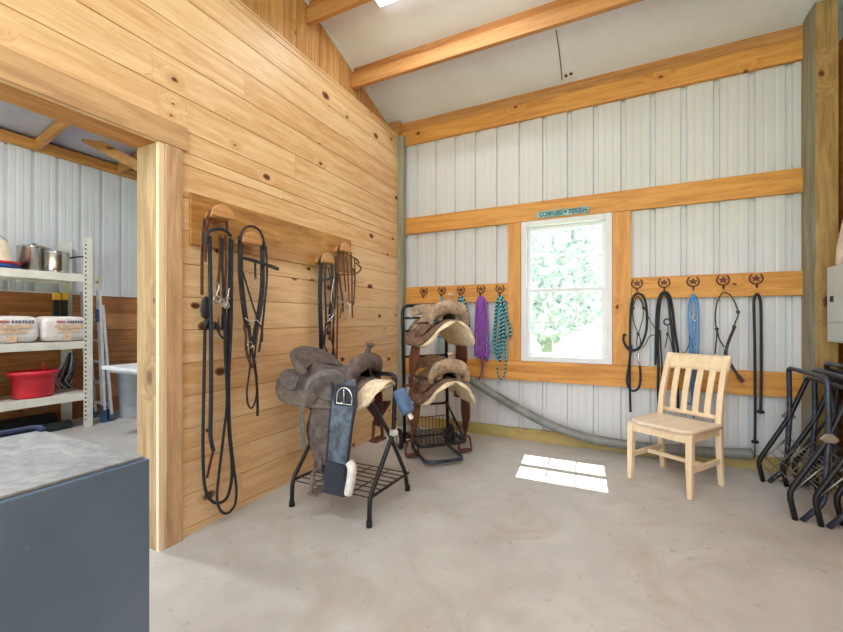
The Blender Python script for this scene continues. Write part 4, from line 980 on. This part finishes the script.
for yy in (yf_ + .018, yn_ - .018):
    b = MB(); poly = [(-.045, -.012), (-.015, .024), (.015, .024), (.045, -.012), (.02, -.03), (-.02, -.03)]
    b.prism(poly, lambda p, k: (3.333 + p[0], yy + (k - .5) * .008, .562 + p[1])); b.build('hinge_plate', M['wire'], t, bevel=.002)
labs = ['folded saddle stand second from the left in the folded group by the post', 'folded saddle stand third in the folded group, partly hidden by two others']
for k, (dx, dy, rz) in enumerate([(.115, -.036, -.03), (.215, .036, .02)]):
    c = copy_tree(t, None, labs[k]); c.location.x += dx; c.location.y += dy; c.rotation_euler.z = rz
t4 = thing('folded_saddle_stand', 'tallest folded saddle stand under the electrical panel, last in the group', 'stand', (3.53, -.57, fz(-.57)), 0, 'folded saddle stands by the timber post')
yn_, yf_ = -.955, -.355
b = MB(); fframe(b, [(3.50, .062), (3.55, .18), (3.55, .58), (3.50, .955)]); b.build('leg_frame', M['slate'], t4)
b = MB(); fframe(b, [(3.46, .062), (3.44, .2), (3.54, .58), (3.57, .86)]); b.build('leg_frame', M['black'], t4)
b = MB()
for k in range(5):
    q = k / 4; b.tube([(3.46 + .09 * q, yf_, .2 + .2 * q), (3.46 + .09 * q, yn_, .2 + .2 * q)], .0028, 6)
b.build('wire_shelf', M['wire'], t4)
# ------------------------------------------------------------------ electrical panel
t = thing('electrical_panel', 'light grey electrical panel box on the right wall beside the timber post', 'panel', (3.5, -.36, 1.1))
b = MB(); b.box((3.505, -.36, 1.10), (3.639, -.86, 1.605)); b.build('cabinet_body', M['panelgrey'], t, bevel=.004)
b = MB(); b.box((3.497, -.385, 1.235), (3.506, -.84, 1.59)); b.build('panel_door', M['panelgrey'], t, bevel=.002)
b = MB(); b.box((3.499, -.385, 1.115), (3.506, -.84, 1.228)); b.build('lower_cover', M['panelgrey'], t, bevel=.002)
c = onx(832.5, 299, 3.497); b = MB(); b.box((3.488, c.y - .016, c.z - .02), (3.498, c.y + .016, c.z + .02)); b.build('latch', M['slot'], t, bevel=.002)
b = MB(); b.tube([(3.612, -.50, 1.105), (3.612, -.50, .05)], .018, 14); tag(b.build('conduit_pipe', M['conduit']), 'dark conduit running down from the electrical panel to the floor', 'pipe')
b = MB(); c = Vector((3.565, -.53, 1.605))
vs = []; seg = 40; lev = [(0, .075), (.05, .072), (.12, .064), (.2, .052), (.28, .04), (.34, .028), (.38, .012), (.385, 0)]
for h_, r_ in lev:
    for k in range(seg):
        a = 2 * PI * k / seg; q = r_ * (1 + .13 * math.sin(5 * a + h_ * 9) + .07 * math.sin(11 * a)); vs.append(c + Vector((min(.06, q * math.cos(a) * .8), q * math.sin(a) * 1.7, h_)))
fs = [(i * seg + k, i * seg + (k + 1) % seg, (i + 1) * seg + (k + 1) % seg, (i + 1) * seg + k) for i in range(len(lev) - 1) for k in range(seg)] + [tuple(range(seg))[::-1]]
b.add(vs, fs, True); tag(b.build('folded_cloth', M['cloth']), 'off-white cloth heaped on top of the electrical panel', 'cloth')
# ================================================================== BLUE CHEST IN FRONT
t = thing('storage_chest', 'dark blue-grey steel chest with a worn grey mat on top, beside the opening', 'chest', (.9, -3.9, fz(-3.9)))
cx0, cx1, cy0, cy1, ct = .62, 1.185, -3.435, -4.55, .905
b = MB(); b.box((cx0, cy0, fz(-3.9)), (cx1, cy1, ct - .008)); b.build('body', M['chest'], t, bevel=.004)
b = MB(); b.box((cx0 + .02, cy0 - .008, ct - .0075), (cx1 - .008, cy1 + .01, ct)); b.build('top_mat', M['mat'], t, bevel=.002)
b = MB(); b.tube(fillet([(cx0 + .005, cy1 + .05, ct + .006), (cx0 + .005, cy0 - .012, ct + .006), (cx0 + .05, cy0 - .012, ct + .004)], .02), .010, 8); b.build('raised_rim', M['signnavy'], t)
# ================================================================== STORE ROOM THINGS
t = thing('shelving_unit', 'beige boltless steel shelving unit with three decks in the store room', 'shelf', (-3.5, -2.5, fz(-2.5)))
XF, XB, YR, YL = -3.24, -3.76, -1.535, -3.4
for (xx, yy, sx, sy) in ((XF, YR, -1, -1), (XB, YR, 1, -1), (XF, YL, -1, 1), (XB, YL, 1, 1)):
    b = MB(); z0 = fz(yy); b.box((xx, yy, z0), (xx + sx * .004, yy + sy * .092, 2.2)).box((xx, yy, z0), (xx + sx * .045, yy + sy * .004, 2.2)); p_ = b.build('post', M['shelf'], t)
    b = MB(); b.box((xx - sx * .0012, yy + sy * .066, z0 + .08), (xx - sx * .0002, yy + sy * .080, 2.16)); b.build('slot_strip', M['slotstrip'], p_)
for zt_ in (1.772, 1.015, .428):
    b = MB(); b.box((XF - .001, YR - .058, zt_ - .085), (XF - .03, YL + .05, zt_)); b.box((XB + .001, YR - .058, zt_ - .085), (XB + .03, YL + .05, zt_)); b.box((XF - .03, YR - .01, zt_ - .06), (XB + .03, YR - .03, zt_ - .0)); b.box((XF - .03, YR - .03, zt_ - .022), (XB + .03, YL + .05, zt_ - .004)); b.build('shelf_deck', M['shelf'], t, bevel=.002)
sf = lambda z: z + .001
# top shelf
p = (-3.60, -1.93); t = thing('stock_pot', 'large lidded stainless stock pot on the top shelf', 'pot', (*p, 1.773))
b = MB(); b.lathe([(0, 0), (.13, 0), (.14, .008), (.14, .27), (.144, .275), (.136, .277)], (*p, 1.773), seg=36); b.build('pot_body', M['steel'], t)
b = MB(); b.lathe([(.145, .277), (.14, .288), (.1, .304), (.03, .312), (.02, .33), (0, .332)], (*p, 1.773), seg=36); b.build('lid', M['steel'], t)
p = (-3.37, -1.82); t = thing('saucepan', 'smaller shiny saucepan with long handle standing in front of the stock pot', 'pan', (*p, 1.773))
b = MB(); b.lathe([(0, .004), (.1, 0), (.112, .004), (.108, .012), (.106, .03), (.106, .22), (.111, .226), (.102, .226), (.1, .03), (0, .03)], (*p, 1.773), seg=36); b.build('pan_body', M['steel'], t)
b = MB(); b.lathe([(.11, .227), (.1, .235), (.04, .248), (0, .25)], (*p, 1.773), seg=30); b.build('pan_lid', M['steel'], t)
b = MB(); b.strap([(p[0], p[1] + .11, 1.955), (p[0], p[1] + .2, 1.985), (p[0], p[1] + .33, 2.0)], .018, .008, (1, 0, 0)); b.build('handle', M['leadblk'], t)
p = (-3.48, -2.32)
t = thing('feed_tray', 'shallow blue plastic tray under the red one on the top shelf', 'tray', (*p, 1.773)); b = MB(); b.lathe([(0, 0), (.19, 0), (.235, .042), (.225, .042), (.18, .008), (0, .008)], (*p, 1.773), seg=36); b.build('tray_dish', M['bluetray'], t)
t = thing('feed_tray', 'shallow red plastic tray stacked on the blue one', 'tray', (*p, 1.8)); b = MB(); b.lathe([(0, .006), (.19, .012), (.25, .058), (.24, .058), (.18, .022), (0, .014)], (*p, 1.785), seg=36); b.build('tray_dish', M['redtray'], t)
t = thing('plastic_pail', 'cream plastic pail with a wire bail, upside down on the trays', 'bucket', (*p, 1.82)); b = MB(); b.lathe([(0, 0), (.175, 0), (.18, .012), (.17, .014), (.135, .25), (.12, .262), (0, .264)], (*p, 1.802), seg=36); b.build('pail_body', M['cream'], t)
b = MB(); b.tube(crom([(p[0] - .0, p[1] - .06, 2.06), (p[0], p[1] - .04, 2.105), (p[0], p[1] + .04, 2.125), (p[0], p[1] + .11, 2.10), (p[0], p[1] + .14, 2.05)]), .004, 6); b.build('bail_handle', M['wire'], t)
# bags
def bag(y0, y1, label, print_name):
    c = Vector((-3.42, (y0 + y1) / 2, 1.016)); t = thing('bedding_bag', label, 'bag', tuple(c), 0, 'white bags on the middle shelf')
    b = MB(); hx, hy, hz = .155, (y1 - y0) / 2 - .002, .14; n = 18
    vs = []; m = 36
    for i in range(n + 1):
        ph = -PI / 2 + PI * i / n
        for k in range(m):
            a = 2 * PI * k / m; sg = lambda q, e: math.copysign(abs(q) ** e, q)
            cr = .04 * math.sin(7 * a + 5 * ph) * .15
            vs.append(c + Vector((hx * sg(math.cos(ph), .35) * sg(math.cos(a), .35) * (1 + cr), hy * sg(math.cos(ph), .3) * sg(math.sin(a), .3), hz + hz * sg(math.sin(ph), .5))))
    fs = [(i * m + k, i * m + (k + 1) % m, (i + 1) * m + (k + 1) % m, (i + 1) * m + k) for i in range(n) for k in range(m)]
    b.add(vs, fs, True); b.build('bag_body', M['bag'], t)
    b = MB(); X = c.x + hx + .006; w = y1 - y0
    def bx_(m_, a0_, a1_, z0_, z1_): m_.box((X - .004, y0 + w * a0_, c.z + z0_), (X + .001, y0 + w * a1_, c.z + z1_))
    for a0_ in [.5 + .055 * k for k in range(7)]: bx_(b, a0_, a0_ + .038, .205, .232)
    b.build('dark_print', M['inkblue'], t)
    b = MB(); bx_(b, .28, .46, .208, .230); b.build('red_print', M['inkred'], t)
    b = MB(); bx_(b, .25, .83, .15, .185); bx_(b, .3, .75, .1, .14); bx_(b, .42, .58, .01, .08); b.build('orange_print', M['foil'], t)
bag(-2.46, -1.99, 'white printed bedding bag, left one on the middle shelf', 'a')
bag(-1.985, -1.555, 'white printed bedding bag next to the shelf post, right one on the middle shelf', 'b')
# things behind the bags
for k, (yy, lab) in enumerate(((-1.70, 'left one'), (-1.625, 'right one against the post'))):
    t = thing('tool_pouch', 'black and yellow tool pouch standing behind the bags, ' + lab, 'pouch', (-3.68, yy, 1.013), 0, 'tool pouches at the back of the shelf')
    b = MB(); b.box((-3.70, yy - .03, 1.013), (-3.65, yy + .025, 1.50)); b.build('pouch_body', M['rubber'], t, bevel=.008)
    b = MB(); b.box((-3.645, yy - .033, 1.49), (-3.705, yy + .028, 1.575)); b.build('yellow_cap', M['yellow'], t, bevel=.006)
# low shelf
def tub(p, zb, label, mat, r0, r1, h, mname='rubber_tub'):
    t = thing(mname, label, 'bucket', (*p, zb)); b = MB(); b.lathe([(0, 0), (r0, 0), (r0 + .012, .02), (r1 - .012, h - .045), (r1 + .012, h - .04), (r1 + .014, h), (r1 - .004, h), (r0, .02), (0, .02)], (*p, zb), seg=36, sx=.85, sy=1.08); b.build('tub_body', mat, t); return t
t = tub((-3.42, -2.0), .429, 'bright red rubber feed tub on the lowest shelf', M['red'], .145, .18, .28)
b = MB(); b.lathe([(.0, 0), (.02, 0), (.015, .07), (.012, .1), (0, .105)], (-3.42, -1.92, .68)); b.build('measuring_handle', M['red'], t)
tub((-3.42, -2.44), .429, 'green feed tub at the left end of the lowest shelf', M['green'], .13, .165, .24)
t = thing('cable_coil', 'grey hoses and cords looped at the right end of the lowest shelf', 'hose', (-3.62, -1.65, .43))
for k in range(5):
    yy = -1.69 + .02 * k; b = MB(); b.tube(crom([(-3.62 - .02 * k, yy, .45), (-3.6, yy - .05 + .02 * k, .6), (-3.6 + .01 * k, yy + .03, .78), (-3.6, yy + .07 - .01 * k, .86), (-3.61, yy + .06, .7), (-3.6, yy - .02, .55), (-3.6, yy + .05, .45)], 8), .010, 8); b.build('hose_loop', [M['grey'], M['conduit'], M['rubber']][k % 3], t)
for k, (y0_, y1_, r_, m_, lab) in enumerate(((-3.2, -1.75, .09, 'rubber', 'black rolled mat on the floor under the shelves'), (-3.1, -1.68, .05, 'conduit', 'dark green rolled tarp on the floor beside the black mat'))):
    b = MB(); xx = (-3.62, -3.42)[k]; zz = fz(-2.4) + r_ + .006; b.lathe([(.02, 0), (r_, 0), (r_, y1_ - y0_), (.02, y1_ - y0_)], (xx, y0_, zz), (0, 1, 0), 24); o = tag(b.build(('rolled_mat', 'rolled_tarp')[k], M[m_]), lab, ('mat', 'tarp')[k])
# ladder
t = thing('step_ladder', 'folded aluminium step ladder with blue feet standing beside the shelving', 'ladder', (-3.3, -1.36, fz(-1.36)))
for xx, w in ((-3.30, 0), (-3.66, .0)):
    for (pa, pb, nm) in (((98.5, 290), (103.5, 410), 'rear_rail'), ((101.5, 305), (110.5, 414), 'front_rail')):
        A_, B_ = onx(*pa, -3.30), onx(*pb, -3.30); A_.x = xx; B_.x = xx
        b = MB(); b.sweep([A_, B_], [(-.014, -.034), (.014, -.034), (.014, .034), (-.014, .034)], (1, 0, 0), smooth=False); b.build(nm, M['ladderal'], t, bevel=.002)
        b = MB(); d_ = (B_ - A_).normalized(); E_ = Vector((B_.x, B_.y, fz(B_.y))); b.sweep([B_ - d_ * .06, E_ + Vector((0, 0, .001))], [(-.022, -.03), (.022, -.03), (.022, .03), (-.022, .03)], (1, 0, 0), smooth=False); b.build('blue_foot', M['ladderbl'], t, bevel=.003)
for k in range(5):
    A_, B_ = onx(101.5, 305, -3.30), onx(110.5, 414, -3.30); p_ = A_.lerp(B_, (k + .7) / 5.2)
    b = MB(); b.box((-3.30, p_.y - .035, p_.z - .012), (-3.66, p_.y + .03, p_.z + .012)); b.build('step', M['ladderal'], t, bevel=.002)
    b = MB(); b.lathe([(.012, 0), (.012, .004), (0, .005)], (-3.286, p_.y, p_.z), (1, 0, 0), 10); b.build('rivet', M['ladderbl'], t)
c = onx(100, 315, -3.28); b = MB(); b.box((-3.272, c.y - .03, c.z - .08), (-3.32, c.y + .03, c.z + .07)); b.build('hinge_cap', M['ladderbl'], t, bevel=.006)
t = thing('spring_clamp', 'small yellow clamp gripping the right shelving post', 'clamp', tuple(onx(96, 282, -3.235)))
c = onx(96, 282, -3.235); b = MB(); b.tube(crom([c + Vector((0, .0, .05)), c + Vector((0, .02, .03)), c + Vector((0, .006, 0)), c + Vector((0, .02, -.03)), c + Vector((0, .0, -.05))]), .008, 8); b.build('jaws', M['yellow'], t); b = MB(); b.lathe([(.015, -.01), (.015, .01)], c + Vector((0, .008, 0)), (1, 0, 0), 12); b.build('spring', M['wire'], t)
# trash can
p = (-3.30, -1.06); z0 = fz(p[1]); t = thing('waste_bin', 'light grey plastic bin on the store room floor behind the table leg', 'bin', (*p, z0))
b = MB(); b.lathe([(0, 0), (.15, 0), (.155, .01), (.185, .56), (.19, .56), (.2, .57), (.2, .64), (.19, .65), (.18, .57), (.15, .02), (0, .02)], (*p, z0), seg=36); b.build('bin_body', M['grey'], t)
b = MB(); b.lathe([(.2, .59), (.206, .595), (.206, .635), (.2, .64)], (*p, z0), seg=36); b.build('rim', M['grey'], t)
# table
zt_ = .785; A_ = onx(100, 366, 0); 
def onz(u, v, z): d = ray(u, v); return Vector((CX, CY, CH)) + d * ((z - CH) / d.z)
A_ = onz(101, 366, zt_); B_ = onz(101, 361, zt_)
t = thing('folding_table', 'white topped table in the store room, its end just inside the opening', 'table', (A_.x + .6, A_.y + .3, fz(A_.y)))
b = MB(); b.box((A_.x, A_.y, zt_ - .035), (A_.x + 1.15, A_.y + .62, zt_)); b.build('table_top', M['white'], t, bevel=.006)
for (xx, yy) in ((A_.x + .62, A_.y + .05), (A_.x + 1.08, A_.y + .05), (A_.x + .12, A_.y + .57), (A_.x + 1.08, A_.y + .57)):
    b = MB(); b.tube([(xx, yy, zt_ - .036), (xx, yy, fz(yy) + .001)], .017, 10); b.build('leg', M['grey'], t)
b = MB(); b.box((A_.x + .08, A_.y + .03, zt_ - .06), (A_.x + 1.1, A_.y + .05, zt_ - .036)).box((A_.x + .08, A_.y + .56, zt_ - .06), (A_.x + 1.1, A_.y + .58, zt_ - .036)); b.build('apron', M['grey'], t)

# pale farmhouse far outside
t = thing('farmhouse', 'pale house with small dark windows far outside, seen in the right window panes', 'house', (8.2, 26, -.12))
b = MB(); b.box((6.2, 25, -.12), (14.5, 30, 2.6)); b.build('house_wall', M['paleh'], t)
b = MB(); b.prism([(24.4, 2.6), (30.6, 2.6), (27.5, 4.4)], lambda p, k: (6.0 if k else 14.7, p[0], p[1])); b.build('roof', M['grey'], t)
for k in range(5):
    b = MB(); b.box((6.9 + 1.5 * k, 24.96, .9), (7.6 + 1.5 * k, 25.02, 1.9)); b.build('house_window', M['conduit'], t)

# nest small fittings under the part they belong to
for root in [o for o in bpy.data.objects if o.parent is None]:
    kids = [k for k in bpy.data.objects if k.parent == root]
    def pick(n): return next((k for k in kids if k.name.split('.')[0] == n), None)
    for host, subs in (('bit', ('bit_ring',)), ('cinch', ('cinch_binding', 'cinch_fold', 'cinch_buckle', 'buckle_guard', 'fleece_pad')), ('panel_door', ('latch',)), ('swell', ('horn',)), ('crown_strap', ('buckle',)), ('sign_board', ('lettering', 'star_emblem'))):
        h = pick(host)
        if not h: continue
        for k in kids:
            if k is not h and k.name.split('.')[0] in subs:
                k.location = k.location - h.location; k.parent = h
for o in bpy.data.objects:
    n = o.name.split('.')[0]
    if o.parent is not None:
        if n == 'fleece_pad': o['label'] = 'white fleece end'
        if n == 'yellow_cap': o['label'] = 'yellow cap'
        if n == 'blue_foot': o['label'] = 'blue plastic foot'
        if n == 'bit': o['label'] = 'shiny silver bit'
        if n == 'fleece_lining': o['label'] = 'cream fleece lining'

# ================================================================== SUN, SKY, CAMERA
S = bpy.data.lights.new('sun', 'SUN'); S.energy = 18; S.angle = math.radians(.53); S.color = (1, .97, .92)
so = bpy.data.objects.new('sun', S); COL.objects.link(so)
d = Vector((.035, -.475, -1.0)).normalized(); so.rotation_euler = d.to_track_quat('-Z', 'Y').to_euler(); so.location = (2, 6, 12)
W = bpy.data.worlds.new('sky'); bpy.context.scene.world = W; W.use_nodes = True
bg = W.node_tree.nodes['Background']; bg.inputs[0].default_value = (.87, .94, 1, 1); bg.inputs[1].default_value = 2.9
cam = bpy.data.cameras.new('camera'); co = bpy.data.objects.new('camera', cam); COL.objects.link(co)
cam.sensor_width = 36; cam.lens = FPX / 843 * 36; cam.shift_y = (HY - 316) / 843; cam.clip_start = .02
co.location = (CX, CY, CH); co.rotation_euler = (PI / 2, 0, TH)
sc = bpy.context.scene; sc.camera = co
sc.view_settings.view_transform = 'Standard'; sc.view_settings.look = 'None'; sc.view_settings.gamma = 1; sc.view_settings.exposure = 0.1
sc.view_settings.use_curve_mapping = False
sc.cycles.use_denoising = True; sc.cycles.max_bounces = 10; sc.cycles.diffuse_bounces = 6; sc.cycles.transparent_max_bounces = 12
sc.cycles.sample_clamp_indirect = 6; sc.cycles.caustics_reflective = False; sc.cycles.caustics_refractive = False
